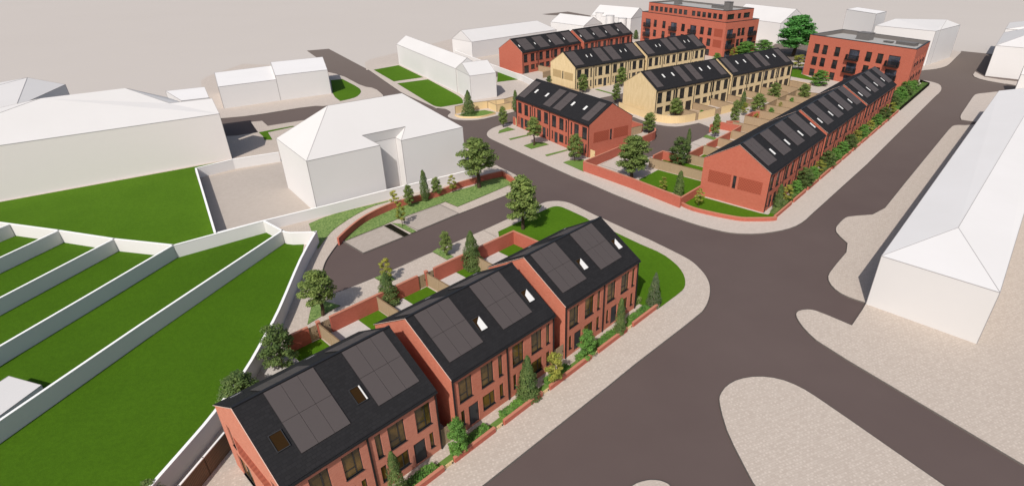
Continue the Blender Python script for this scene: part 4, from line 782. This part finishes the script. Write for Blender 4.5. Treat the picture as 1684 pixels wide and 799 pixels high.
b_ = WB['R2']; a = v2(b_['a']); c_ = v2(b_['c']); n_ = (c_ - a).normalized(); q = Vector((n_.y, -n_.x)); L_ = (c_ - a).length + 2
white('corner_house', 'white hip-roofed building across the side road at the top right corner', 'building', [a, a + q * 12, a + q * 12 + n_ * L_, a + n_ * L_], 7.5, [(*(a + q * 6 + n_ * 7), 10.2), (*(a + q * 6 + n_ * (L_ - 7)), 10.2)], [(0, 1, 4), (1, 2, 5, 4), (2, 3, 5), (3, 0, 4, 5)], group=gW)
b2 = a + n_ * (L_ + 3)
white('rear_building', 'furthest white building at the top right corner, behind the hip-roofed one', 'building', [b2, b2 + q * 16, b2 + q * 16 + n_ * 18, b2 + n_ * 18], 8.2, [(*(b2 + q * 8 + n_ * 2), 10), (*(b2 + q * 8 + n_ * 16), 10)], [(0, 1, 4), (1, 2, 5, 4), (2, 3, 5), (3, 0, 4, 5)], group=gW)
a = Vector((105.5, 131)); 
white('gabled_wing', 'small white gabled wing at the right edge between the long hall and the corner building', 'building', [a, a + q * 9, a + q * 9 + n_ * 7, a + n_ * 7], 4.6, [(*(a + n_ * 3.5), 7), (*(a + q * 9 + n_ * 3.5), 7)], [(0, 1, 5, 4), (2, 3, 4, 5), (3, 0, 4), (1, 2, 5)], group=gW)
b_ = WB['box']
white('garden_shed', 'small flat white shed on the garden lawn at the left edge', 'shed', [v2(p) for p in b_], 1.3, [], [(0, 1, 2, 3)], group=None)

# ------------------------------------------------------------------ walls and fences
def wall_line(name, label, cat, pts, h, th, mat, cap=None, capmat=None, group=None, z0=.05, posts=0, postmat=None):
    pts = [Vector(p[:2]) for p in pts]; o = pts[0]; t = thing(name, label, cat, (o.x, o.y, 0), 0, group); n = len(pts)
    L_, R_ = [], []
    for i in range(n):
        d1 = (pts[i] - pts[i - 1]).normalized() if i else (pts[1] - pts[0]).normalized(); d2 = (pts[i + 1] - pts[i]).normalized() if i < n - 1 else d1
        m = Vector((-d1.y, d1.x)) + Vector((-d2.y, d2.x)); m = m / max(m.length_squared / 2, .4); L_.append(pts[i] - o + m * th / 2); R_.append(pts[i] - o - m * th / 2)
    def strip(mb, L_, R_, z0, z1):
        for i in range(n - 1):
            a, b, c, d = L_[i], L_[i + 1], R_[i + 1], R_[i]
            mb.face([(d.x, d.y, z0), (c.x, c.y, z0), (c.x, c.y, z1), (d.x, d.y, z1)]); mb.face([(b.x, b.y, z0), (a.x, a.y, z0), (a.x, a.y, z1), (b.x, b.y, z1)]); mb.face([(d.x, d.y, z1), (c.x, c.y, z1), (b.x, b.y, z1), (a.x, a.y, z1)])
        for a, d in ((L_[0], R_[0]), (R_[-1], L_[-1])): mb.face([(a.x, a.y, z0), (d.x, d.y, z0), (d.x, d.y, z1), (a.x, a.y, z1)])
    m = MB(); strip(m, L_, R_, z0, h); part('panel' if posts else 'wall', m, mat, t)
    if capmat:
        k = MB(); e = .02; L2 = [a + (a - b).normalized() * e for a, b in zip(L_, R_)]; R2 = [b + (b - a).normalized() * e for a, b in zip(L_, R_)]; strip(k, L2, R2, h - .005, h + .06); part('coping', k, capmat, t)
    if posts:
        pm = MB(); s_ = .05; pm.box(-s_, s_, -s_, s_, 0, h + .06); pmm = pm.mesh('post', postmat or mat)
        for i in range(n - 1):
            d = pts[i + 1] - pts[i]; k = max(1, round(d.length / posts))
            for j in range(k + (1 if i == n - 2 else 0)):
                p = pts[i] + d * j / k - o; ob('post', pmm, t, (p.x, p.y, 0), math.atan2(d.y, d.x))
    return t
def cr(pts, k=4):
    p = [Vector(q) for q in pts]; out = []
    for i in range(len(p) - 1):
        a, b, c, d = p[max(i - 1, 0)], p[i], p[i + 1], p[min(i + 2, len(p) - 1)]
        for j in range(k):
            t = j / k; out.append(tuple(.5 * ((2 * b) + (c - a) * t + (2 * a - 5 * b + 4 * c - d) * t * t + (3 * b - a - 3 * c + d) * t ** 3)))
    return out + [tuple(p[-1])]
gG = 'white walls around the left gardens'
WW = dict(mat='white_render', th=.22, capmat='wall_edge')
def ww(label, pts, h=1.62, cat='wall', **k): return wall_line('garden_wall', label, cat, pts, h, .2, 'white_render', capmat='wall_edge', group=gG, **k)
ww('white wall along the back of the left gardens, below the big lawn', D['w_garden_back']); ww('white wall from the lawn corner past the yard to the pointed garden corner', D['w_garden_back2'])
ww('long white wall curving down the right side of the gardens towards the near houses', cr(D['w_garden_right'], 3))
for p, lb in zip(D['w_div'], ('longest white garden divider, first from the near brick houses', 'second white garden divider from the near brick houses', 'third white garden divider from the near brick houses', 'fourth white garden divider from the near brick houses', 'shortest white garden divider, at the left edge of the photo')): ww(lb, p)
ww('white wall on the left side of the paved yard, throwing a dark shadow', D['w_yard_w']); ww('white wall along the far side of the paved yard next to the villa', D['w_yard_n']); ww('low white wall along the front of the white villa', D['w_villa'], 1.42)
ww('long white boundary wall running back past the far brick terrace gable', D['w_white_long'], 1.5)
gK = 'red brick garden and street walls'
def bw(label, pts, h, th=.22): return wall_line('brick_wall', label, 'brick wall', pts, h, th, 'wall_brick', capmat='coping', group=gK)
bw('low curved red brick wall along the ground-cover bank by the white villa', cr(D['w_curved'], 3), .95); bw('short red brick wall at the street end of the ground-cover bank', D['w_curved2'], .95)
bw('long high red brick wall along the street, in front of the big tree', D['w_m_street'], 1.6); bw('short brick wall from the street wall to the long terrace gable', D['w_t_return'], 1.25)
wf = D['w_t_front']; bw('low curved red brick wall around the grass below the long terrace gable', cr(wf, 3), .55)
MW = lambda pts: [loc2w('M', *p) for p in pts]; TW = lambda pts: [loc2w('T', *p) for p in pts]; NW = lambda pts: [loc2w('N', *p) for p in pts]; YW = lambda pts: [loc2w('Y', *p) for p in pts]; ZW = lambda pts: [loc2w('Z', *p) for p in pts]
bw('red brick wall curving back beside the gable of the side-on brick row', cr(MW([(25.75, -4.2), (24.3, 2), (22.8, 8.5), (21.9, 12), (20.9, 15.6), (19.6, 16.9)]), 3), 1.55)
bw('red brick wall behind the back garden of the side-on brick row', MW([(-1, 16.7), (16.6, 16.7)]), 1.55); bw('stub of red brick wall at the left end of the side-on brick row', MW([(-1.5, .2), (-.75, .2)]), 1.5)
# near row: back wall, gates, dividers
bw('back garden brick wall stretch behind the nearest houses, at the bush', NW([(8.0, 18.15), (10.0, 18.15)]), 1.72); bw('back garden brick wall between the two garden gates of the near row', NW([(12.05, 18.15), (21.65, 18.15)]), 1.72)
bw('back garden brick wall of the third near block, with a squared corner by the lawn', NW([(23.65, 18.15), (35.15, 18.15), (35.15, 10.2)]), 1.72)
for u, w_ in ((10.95, 'left'), (22.7, 'right')):
    t = thing('brick_pier', '%s of the two brick gate piers in the near back garden wall' % w_, 'pier', (*loc2w('N', u, 18.15), 0), D['FR']['N'][2], 'brick gate piers'); m = MB(); m.box(-.15, .15, -.15, .15, .05, 1.78); c_ = MB(); c_.box(-.18, .18, -.18, .18, 1.78, 1.85); part('pier', m, 'wall_brick', t); part('coping', c_, 'coping', t)
def gate(label, pts, h, mat='timber', group='timber garden gates'):
    a, b = Vector(pts[0]), Vector(pts[1]); L = (b - a).length; t = thing('garden_gate', label, 'gate', (a.x, a.y, 0), math.atan2((b - a).y, (b - a).x), group); m = MB(); k = max(3, int(L / .14))
    for i in range(k): m.box(L * i / k + .006, L * (i + 1) / k - .006, -.015, .015, .12, h)
    part('boards', m, mat, t); m = MB(); m.box(.02, L - .02, .016, .05, .3, .4); m.box(.02, L - .02, .016, .05, h - .35, h - .25); part('rail', m, mat, t); m = MB(); m.box(L - .14, L - .08, -.06, -.016, h * .55, h * .55 + .12); part('latch', m, 'dark_metal', t); return t
for lb, u0, u1 in (('left of the gate pair behind the nearest houses', 10.0, 10.78), ('right of the gate pair behind the nearest houses', 11.12, 12.0), ('left of the gate pair behind the middle near block', 21.7, 22.53), ('right of the gate pair behind the middle near block', 22.87, 23.6)): gate('timber gate in the brick wall, ' + lb, NW([(u0, 18.15), (u1, 18.15)]), 1.6)
gate('slatted timber side gate closing the passage between the first and middle near blocks', NW([(10.42, .1), (11.6, .1)]), 1.7); gate('slatted timber side gate closing the passage between the middle and third near blocks', NW([(22.05, .1), (23.35, .1)]), 1.7)
gate('pale side gate at the left end of the side-on brick row', MW([(-.72, .2), (-.05, .2)]), 1.5, 'pale_board'); gate('pale side gate at the right end of the side-on brick row', MW([(21.75, .3), (22.9, .3)]), 1.5, 'pale_board')
gF = 'timber fences between gardens'
def fence(label, pts, h=1.6, mat='timber', sp=1.8, group=gF, name='timber_fence'): return wall_line(name, label, 'fence', pts, h, .05, mat, group=group, posts=sp, capmat='fence_rail')
for u, lb in ((10.95, 'behind the nearest houses, ending at the left brick gate pier'), (16.85, 'down the middle of the back gardens behind the middle near block'), (22.7, 'ending at the right brick gate pier of the near back gardens'), (28.4, 'behind the dark conifer of the near back gardens')): fence('timber garden fence ' + lb, NW([(u, 17.95), (u, 9.3)]))
wall_line('timber_fence', 'dark brown slatted fence with pale top beside the nearest house, bottom left', 'fence', D['f_block1'], 1.7, .1, 'dark_timber', capmat='white_trim', group=gF, posts=2.2)
for u0, u1, u2 in ((11.1, 14.6, 16.75), (16.95, 19.6, 22.5), (22.8, 26.35, 28.3), (28.5, 32.55, 35.0), (5.3, 8, 10.8)):
    lsheet('N', u0, u1, 9.5 if u0 > 6 else 9.5, 18.0, .125, 'patio', 'path'); lsheet('N', u1, u2, 9.5, 18.0, .14, 'lawn')
lsheet('N', -6, -1.0, 1.0, 6, .14, 'lawn')
# front gardens of the near row
segs = [(-1.6, 3.7), (4.6, 9.18), (10.1, 13.85), (14.75, 18.85), (19.75, 25.0), (25.95, 30.15), (31.1, 35.15)]; gl = 'low brick walls before the near row'
wh = ['left house of the nearest pair', 'right house of the nearest pair', 'left house of the middle pair', 'right house of the middle pair', 'gap between the middle and third pairs', 'left house of the third pair', 'right house of the third pair']
for (u0, u1), lb in zip(segs, wh): wall_line('low_wall', 'low red brick front wall before the ' + lb, 'low wall', NW([(u0, -1.62), (u1, -1.62)]), .52, .2, 'wall_brick', capmat='coping', group=gl)
for (u0, u1), lb in zip([(3.75, 4.55), (9.25, 10.03), (13.92, 14.68), (18.92, 19.68), (25.07, 25.88), (30.22, 31.03)], wh): gate('low front gate beyond the low wall of the ' + lb, NW([(u0, -1.6), (u1, -1.6)]), .34, 'pale_board', 'low front gates of the near row')
lsheet('N', -1.6, 34.4, -1.5, -.85, .13, 'rough_grass', 'verge')

# foliage
def leaves(mb, c, rad, n, size, squash=1.0, rng=random, low=.55):
    c = Vector(c)
    for _ in range(n):
        d = Vector((rng.gauss(0, 1), rng.gauss(0, 1), rng.gauss(0, 1))).normalized(); k = rng.uniform(low, 1.05) if rng.random() < .85 else rng.uniform(.2, low)
        p = c + Vector((d.x * rad[0], d.y * rad[1], d.z * rad[2])) * k; nr = (d + Vector((rng.gauss(0, .5), rng.gauss(0, .5), rng.gauss(0, .5) + .25))).normalized()
        leaf(mb, p, nr, size * rng.uniform(.6, 1.3), rng)
def leaf(mb, p, nr, s, rng):
    u = nr.cross(Vector((rng.gauss(0, 1), rng.gauss(0, 1), rng.gauss(0, 1)))).normalized(); v = nr.cross(u) * rng.uniform(.55, .9)
    mb.face([p - u * s, p - v * s * .8 + nr * s * .12, p + u * s, p + v * s * .8 + nr * s * .12])
def hedge(label, fr, u0, u1, v0, v1, h, n, mat='leaf_hedge', group=None, cat='hedge'):
    x, y = loc2w(fr, u0, v0); t = thing('hedge', label, cat, (x, y, 0), D['FR'][fr][2], group); m = MB(); rng = random.Random(int(u0 * 31 + h * 7)); L, w = u1 - u0, v1 - v0
    for _ in range(n):
        s_ = rng.random(); x_, y_, z_ = rng.uniform(0, L), rng.uniform(0, w), rng.uniform(.1, h) * (1 + .1 * math.sin(x_ * 2.3) if False else 1)
        if s_ < .45: z_ = h * (.93 + .09 * math.sin(x_ * 3.1 + u0)) + rng.gauss(0, .03); nr = Vector((rng.gauss(0, .5), rng.gauss(0, .5), 1))
        elif s_ < .75: y_ = rng.gauss(0, .03); nr = Vector((rng.gauss(0, .5), -1, rng.gauss(.3, .5)))
        elif s_ < .9: y_ = w + rng.gauss(0, .03); nr = Vector((rng.gauss(0, .5), 1, rng.gauss(.3, .5)))
        else: x_ = rng.choice((0, L)); nr = Vector((1 if x_ else -1, 0, .3))
        leaf(m, Vector((x_, y_, z_)), nr.normalized(), rng.uniform(.05, .1), rng)
    part('foliage', m, mat, t); c_ = MB(); c_.box(.06, L - .06, .06, w - .06, .1, h * .85); part('branches', c_, 'leaf_dark', t); return t
gH = 'clipped hedges before the near row'
for (u0, u1), lb in zip([(-1.4, 3.4), (4.9, 8.9), (10.4, 13.6), (15.1, 17.0), (17.2, 18.8), (20.0, 22.6), (23.9, 25.0), (26.2, 28.9), (29.2, 30.1), (31.3, 34.2)], ('before the left house of the nearest pair', 'before the right house of the nearest pair', 'before the left house of the middle pair', 'left of the tall conifer of the middle pair', 'right of the tall conifer of the middle pair', 'beside the yellowish tree at the end of the middle pair', 'at the foot of the round bush of the third pair', 'before the left house of the third pair', 'at the foot of the slim cypress of the third pair', 'before the right house of the third pair, by the lawn')):
    hedge('low clipped green hedge ' + lb, 'N', u0, u1, -1.47, -.72, .6, int(480 * (u1 - u0)), group=gH)
hedge('small loose shrub at the right front corner of the third near pair', 'N', 34.1, 35.0, .1, .9, .75, 500, 'leaf_mid', None, 'shrub')
hedge('clipped box hedge inside the timber fenced corner plot', 'M', -8.6, -5.6, 13.1, 14.3, .9, 600, 'leaf_bright')

# long terrace front and back
gl2 = 'low brick walls before the long brick terrace'
for i in range(12):
    u0 = i * 5.5 + .3; nm = ['first', 'second', 'third', 'fourth', 'fifth', 'sixth', 'seventh', 'eighth', 'ninth', 'tenth', 'eleventh', 'twelfth'][i]
    wall_line('low_wall', '%s low red brick wall from the corner, before the long brick terrace' % nm, 'low wall', TW([(u0 if i else -1, -1.8), (u0 + 4.7, -1.8)]), .55, .2, 'wall_brick', capmat='coping', group=gl2)
    hedge('%s hedge from the corner behind the low walls of the long brick terrace' % nm, 'T', u0 + .1, u0 + 4.5, -1.6, -.7, .7, 420, 'leaf_hedge' if i % 3 else 'leaf_mid', 'hedges before the long brick terrace')
sheet('verge', TW([(-4.7, 9.3), (-4.8, 4.5), (-3.9, 1.4), (-1.0, -1.7), (66, -1.7), (66, -.7), (-.2, -.7), (-.4, .3), (-.45, 9.3)]), .13, 'lawn', 0)
hedge('dense planting strip with flowers beyond the long brick terrace, by the right apartment block', 'T', 67.5, 96.5, -1.6, -.3, .8, 3600, 'leaf_hedge', None, 'hedge')
wall_line('low_wall', 'dark low wall holding the planting strip beside the right apartment block', 'low wall', TW([(67.3, -1.8), (97, -1.8), (99.5, .6)]), .75, .18, 'pit')
lsheet('T', -1.8, 4.7, 10.6, 18.6, .14, 'lawn'); lsheet('T', 5.3, 10.2, 10.5, 20.3, .14, 'lawn'); lsheet('T', 10.8, 15.8, 10, 16.5, .14, 'lawn')
fence('timber panel fence behind the corner garden lawn of the long brick terrace', TW([(4.95, 20.4), (4.95, 9.3)])); fence('timber panel fence in the second back garden of the long brick terrace', TW([(10.4, 16.9), (10.4, 9.3)]))
bw('short brick wall at the court road behind the dense dark bush', TW([(6.4, 20.6), (9.3, 20.6), (9.4, 17.2)]), 1.5); bw('brick wall at the back of the third garden of the long brick terrace', TW([(10.7, 16.85), (15.8, 16.85)]), 1.5)
bw('brick wall of the middle paved bay in the inner court', TW([(17.2, 16.85), (26.2, 16.85)]), 1.45); bw('brick wall turning around the far paved bay in the inner court', TW([(27.2, 16.85), (30.9, 17.0), (30.8, 21.2), (27.8, 21.5)]), 1.45); bw('brick wall stub beside the far group of court trees', TW([(32.2, 20.4), (33.6, 18.6)]), 1.4); bw('brick wall stub left of the round tree in the fenced back gardens', TW([(38.0, 19.2), (41.4, 19.2), (42.8, 18.4)]), 1.4)
gate('pale gate in the brick wall of the middle paved bay', TW([(15.9, 16.85), (17.1, 16.85)]), 1.45, 'pale_board'); gate('pale gate in the brick wall of the far paved bay', TW([(26.3, 16.85), (27.1, 16.85)]), 1.45, 'pale_board'); gate('pale gate behind the brick stub of the court trees', TW([(33.7, 18.6), (34.7, 18.9)]), 1.45, 'pale_board')
for i, (u0, u1) in enumerate(((16.0, 21.1), (21.3, 26.6), (26.8, 31.9), (32.1, 37.2), (37.4, 42.7), (42.9, 48.1), (48.3, 53.5), (53.7, 58.9), (59.1, 64.4))): sheet('path', TW([(u0, 9.3), (u1, 9.3), (u1, 16.1 if u1 < 37 else 18.9), (u0, 16.1 if u1 < 37 else 18.9)]), .125, ('deck_paving', 'yard_paving')[i % 2])
sheet('path', TW([(18.8, 17.3), (23.6, 17.4), (24.0, 21.0), (19.9, 21.2)]), .125, 'pale_paving', 0, .06); sheet('path', TW([(25, 17.6), (28.7, 18), (28.3, 21), (26.1, 21.2)]), .125, 'pale_paving', 0, .06); sheet('verge', TW([(23.75, 17.4), (24.85, 17.6), (25.95, 21.2), (24.3, 21.0)]), .15, 'rough_grass')
num = ['first', 'second', 'third', 'fourth', 'fifth', 'sixth', 'seventh', 'eighth', 'ninth', 'tenth']
for i, u in enumerate((15.9, 21.2, 26.7, 32.0, 37.3, 42.8, 48.2, 53.6, 59.0, 64.5)):
    fence('%s timber divider from the corner in the long brick terrace back gardens' % num[i], TW([(u, 9.3), (u, 16.7 if u < 31 else 19.0)]))
fence('timber fence along the far ends of the back gardens of the long brick terrace', TW([(43.0, 19.2), (55, 19.1), (73.5, 18.6)]), 1.6)
def yv(u): return -5.9 if u < 26 else -5 - (29.3 - .222 * u - 19.6) / .974
for i in range(9):
    if i == 0: continue
    u = i * 5.66 + (.7 if i > 4 else 0) - .02; fence('%s timber divider from the left behind the near yellow terrace' % num[i - 1], YW([(u, -.2), (u, yv(u))]), 1.55)
fence('timber fence closing the gardens behind the near yellow terrace, at the trees', YW([(17.6, -5.9), (26, -5.9)]), 1.55)
for i in range(8):
    u0 = i * 5.66 + (.7 if i >= 4 else 0); lsheet('Y', u0 + .2, u0 + 5.4, yv(u0 + 4) + .2, -.1, .125, 'deck_paving' if i % 2 else 'yard_paving', 'path')
wall_line('board_fence', 'tall pale yellow board fence curving round the left end of the near yellow terrace', 'fence', cr(YW([(-1.0, 9.2), (-1.1, 4.6), (-1.35, -.6), (-1.1, -2.6), (-.5, -3.9), (.8, -5.1), (2.6, -5.8), (5.1, -6.05)]), 3), 1.52, .1, 'pale_board', capmat='pale_board')
gate('timber gate in the pale fence of the near yellow terrace', YW([(5.2, -6.05), (6.0, -6.07)]), 1.45); wall_line('board_fence', 'pale yellow board fence between the two gates of the near yellow terrace', 'fence', YW([(6.1, -6.07), (10.9, -6.1)]), 1.52, .1, 'pale_board', capmat='pale_board')
gate('double timber gate in the pale fence by the court trees', YW([(11.0, -6.1), (12.9, -6.1)]), 1.45); wall_line('board_fence', 'pale yellow board fence right of the double gate, by the court trees', 'fence', YW([(13.0, -6.1), (17.4, -6.1)]), 1.52, .1, 'pale_board', capmat='pale_board')
wall_line('board_fence', 'pale yellow board fence across the far end of the near yellow terrace', 'fence', YW([(46.6, -.3), (46.7, -5.0)]), 1.5, .1, 'pale_board', capmat='pale_board')
# corner plot fences
wall_line('board_fence', 'pale timber fence along the back of the corner plot, below the white gabled wing', 'fence', D['f_p_back'], 1.6, .08, 'pale_board', capmat='timber', posts=2.4, postmat='timber')
wall_line('low_wall', 'low timber edging round the curved front of the corner plot', 'low wall', cr(D['f_p_front'], 3), .45, .1, 'pale_board'); wall_line('board_fence', 'pale board enclosure at the right end of the corner plot', 'fence', D['f_p_box'], 1.5, .08, 'pale_board', capmat='timber', posts=3.5, postmat='timber')
wall_line('board_fence', 'short fence dividing the pale enclosure of the corner plot', 'fence', D['f_p_right'], 1.5, .08, 'timber', capmat='timber', posts=3)
# far yellow terrace front
for i in range(4): sheet('verge', ZW([(i * 11.4 + 5.2, -7.2), (i * 11.4 + 6.0, -7.2), (i * 11.4 + 6.0, -1.2), (i * 11.4 + 5.2, -1.2)]), .15, 'rough_grass')
fence('low timber fence beside the patterned gable of the far yellow terrace', ZW([(-1.2, 9), (-1.2, 0), (-.5, -2)]), 1.0)
fence('timber fence beside the patio of the far brick terrace', [loc2w('Q', *p) for p in ((5.6, -.2), (5.6, -7))], 1.6); wall_line('board_fence', 'pale board fence in front of the far brick terrace', 'fence', [loc2w('Q', *p) for p in ((0.3, -7.2), (5.6, -7.0), (20, -7.0))], 1.6, .1, 'timber')
sheet('road', [loc2w('Q', *p) for p in ((-9, 2), (-.5, 3), (-.5, 9), (-8, 8))], .12, 'asphalt'); 
fence('rear garden timber fence of the side-on brick row, near the court bend', MW([(16.9, 16.2), (16.9, 9.4)]), 1.5)
lsheet('M', 17.2, 21.5, 10.2, 14.5, .13, 'patio', 'path')
# paved bays behind the street wall
sheet('path', MW([(25.4, -.6), (23.0, 6.5), (27.5, 7.4), (30.5, .2)]), .122, 'pale_paving', 0, .06)

# ------------------------------------------------------------------ trees
def proto(ty, seed):
    rng = random.Random(seed); tr, cr_ = MB(), MB(); H, W = 4.0, 2.0; s = .066
    def trunk(h, r0, limbs=5, spread=.6):
        wob = [(rng.gauss(0, .03), rng.gauss(0, .03)) for _ in range(4)]; pts = [(wob[i][0] * i, wob[i][1] * i, h * i / 3) for i in range(4)]; tr.tube(pts, [r0, r0 * .8, r0 * .6, r0 * .4])
        for k in range(limbs):
            a = 6.28 * k / max(1, limbs) + rng.uniform(-.4, .4); z0 = h * rng.uniform(.55, .98); e = (math.cos(a) * spread, math.sin(a) * spread, z0 + rng.uniform(.4, .9)); tr.tube([(0, 0, z0), (e[0] * .5, e[1] * .5, z0 + (e[2] - z0) * .6), e], [r0 * .4, r0 * .28, r0 * .12], 5)
    if ty in ('broad', 'broad_tall', 'green'):
        z0 = {'broad': 1.35, 'broad_tall': .75, 'green': .9}[ty]; trunk(2.3, .1 if ty != 'green' else .09, 7, .7)
        nc = {'broad': 20, 'broad_tall': 26, 'green': 34}[ty]
        for k in range(nc):
            t = (k + .5) / nc; z = z0 + (H - z0) * t * .93 + .12; prof = math.sin(math.pi * min(1, (t * .82 + .2))) ** .7; a = k * 2.4 + rng.uniform(-.4, .4); rr = prof * (.62 + rng.uniform(-.12, .1)) if t < .93 else .15
            cr_r = rng.uniform(.28, .44) * (1 if t < .9 else .8); leaves(cr_, (math.cos(a) * rr, math.sin(a) * rr, z), (cr_r, cr_r, cr_r * (.62 if ty != 'green' else .55)), 240, s * 1.05, rng=rng)
        leaves(cr_, (0, 0, (H + z0) / 2), (.68, .68, (H - z0) * .43), 900, s * 1.2, rng=rng, low=.4)
    elif ty in ('ball', 'ball_low', 'bush', 'slim_open'):
        z0 = {'ball': .55, 'ball_low': .1, 'bush': .1, 'slim_open': .6}[ty]; trunk(2.2, .06, 4, .4); nc = 22; px = {'bush': .8}.get(ty, .68)
        for k in range(nc):
            t = (k + .5) / nc; z = z0 + (H - z0) * (.06 + t * .9); prof = (math.sin(math.pi * (t * .86 + .12)) ** .55) * (1 - .25 * t); a = k * 2.4 + rng.uniform(-.3, .3); rr = prof * px * rng.uniform(.8, 1.0)
            c_ = rng.uniform(.26, .38); leaves(cr_, (math.cos(a) * rr, math.sin(a) * rr, z), (c_, c_, c_ * .85), 210, s, rng=rng)
        leaves(cr_, (0, 0, (H + z0) / 2), (.6, .6, (H - z0) * .44), 600, s * 1.3, rng=rng, low=.2)
    elif ty in ('cone', 'slim', 'cone_grey'):
        trunk(2.6, .07, 0); n = 5200 if ty != 'cone_grey' else 3200
        z0 = .12 if ty != 'slim' else .18
        for _ in range(n):
            t = rng.random() ** 1.25; z = z0 + (H - z0) * t; a = rng.uniform(0, 6.2832); lob = 1 + .16 * math.sin(a * 3 + z * 3.1) + .12 * math.sin(z * 9 + a); base = (1 - t) ** .72 if ty != 'slim' else (1 - t) ** .5 * min(1, .55 + t * 2.2)
            rr = base * lob * .92 * (rng.uniform(.72, 1.0) if rng.random() < .8 else rng.uniform(.2, .7)) + .03
            nr = Vector((math.cos(a), math.sin(a), .55)) + Vector((rng.gauss(0, .45), rng.gauss(0, .45), rng.gauss(0, .45))); leaf(cr_, Vector((math.cos(a) * rr, math.sin(a) * rr, z)), nr.normalized(), s * rng.uniform(.7, 1.3), rng)
    elif ty == 'yellow':
        trunk(2.6, .05, 6, .5)
        for k in range(14):
            t = (k + .5) / 14; z = 1.0 + 2.85 * t; a = k * 2.4 + rng.uniform(-.5, .5); rr = math.sin(math.pi * (t * .8 + .15)) * .62 * rng.uniform(.6, 1.0); c_ = rng.uniform(.22, .36); leaves(cr_, (math.cos(a) * rr, math.sin(a) * rr, z), (c_, c_, c_ * .75), 190, s, rng=rng)
    lm = {'broad': 'leaf_mid', 'broad_tall': 'leaf_mid', 'green': 'leaf_deep', 'ball': 'leaf_mid', 'ball_low': 'leaf_bright', 'bush': 'leaf_dark', 'slim_open': 'leaf_mid', 'cone': 'leaf_dark', 'slim': 'leaf_dark', 'cone_grey': 'leaf_grey', 'yellow': 'leaf_yellow'}[ty]
    nm = {'ball_low': 'bush', 'bush': 'bush', 'cone': 'conifer', 'slim': 'conifer', 'cone_grey': 'conifer', 'yellow': 'young_tree'}.get(ty, 'broadleaf_tree')
    return nm, tr.mesh('trunk', 'bark'), cr_.mesh('crown', lm)
PR = {}; cnt = {}
gi = [(('T', 19.6, 11.5), 'ball_low', 1.5, 1.3, 'small shrub in the fourth fenced garden behind the long brick terrace'), (('T', 39.5, 17.6), 'yellow', 1.8, 1.5, 'yellowish shrub inside the brick stub of the fenced back gardens'), (('T', 46.0, 17.2), 'ball_low', 1.6, 1.5, 'low shrub midway along the fenced back gardens'), (('T', 51.5, 17.5), 'yellow', 1.7, 1.4, 'small yellowish plant beyond the middle of the fenced gardens'), (('T', 57.3, 17.2), 'ball_low', 1.5, 1.3, 'low shrub near the far end of the fenced gardens'), (('Y', 8.5, -4.8), 'ball_low', 1.3, 1.2, 'small shrub behind the pale fence of the near yellow terrace'), (('Y', 31.5, -6.3), 'ball_low', 1.5, 1.3, 'small shrub behind the right block of the near yellow terrace')]
for (fr_, u_, v_), ty_, h__, w__, lb_ in gi: D['TREES'].append((ty_, lb_, 'shrubs in the fenced back gardens', 'shrub', *loc2w(fr_, u_, v_), h__, w__))
for ty, label, group, cat, x, y, h_, w_ in D['TREES']:
    k = cnt.get(ty, 0) % (3 if ty not in ('green', 'cone_grey') else 1); cnt[ty] = cnt.get(ty, 0) + 1
    if (ty, k) not in PR: PR[(ty, k)] = proto(ty, hash_ := sum(map(ord, ty)) * 10 + k)
    nm, tm, cm = PR[(ty, k)]
    if cat == 'shrub' and nm != 'young_tree': nm = 'shrub'
    o = thing(nm, label, cat, (x, y, ZS), random.uniform(0, 6.28), group); wx = 1.3 if group and group.startswith('far planting') and ty != 'green' else 1.12 if ty in ('broad', 'broad_tall', 'ball', 'cone', 'bush') else 1.0; o.scale = (w_ * wx / 1.8, w_ * wx / 1.8, h_ / 4.0)
    ob('trunk', tm, o); ob('crown', cm, o)
extra = [('bush', 69, .3, 2.6, 2.6, 'dark bush nearest the end house'), ('ball_low', 72.5, .2, 2.5, 2.6, 'second bush'), ('ball_low', 76, .4, 2.8, 2.8, 'third bush'), ('bush', 79.5, .2, 2.7, 2.7, 'fourth bush'), ('ball_low', 83, .5, 2.9, 2.8, 'fifth bush'), ('ball_low', 87, .3, 2.4, 2.6, 'sixth bush'), ('bush', 90.5, .4, 2.0, 2.2, 'last low bush')]
for ty, u, v, h_, w_, lb in extra:
    w_ *= 1.45; h_ *= 1.05
    nm, tm, cm = PR[(ty, int(u) % 3 if (ty, int(u) % 3) in PR else 0)]; x, y = loc2w('T', u, v)
    o = thing('shrub', lb + ' beyond the long terrace, counted from the terrace end', 'shrub', (x, y, ZS), u, 'bushes beside the right apartment block'); o.scale = (w_ / 2, w_ / 2, h_ / 4); ob('trunk', tm, o); ob('crown', cm, o)
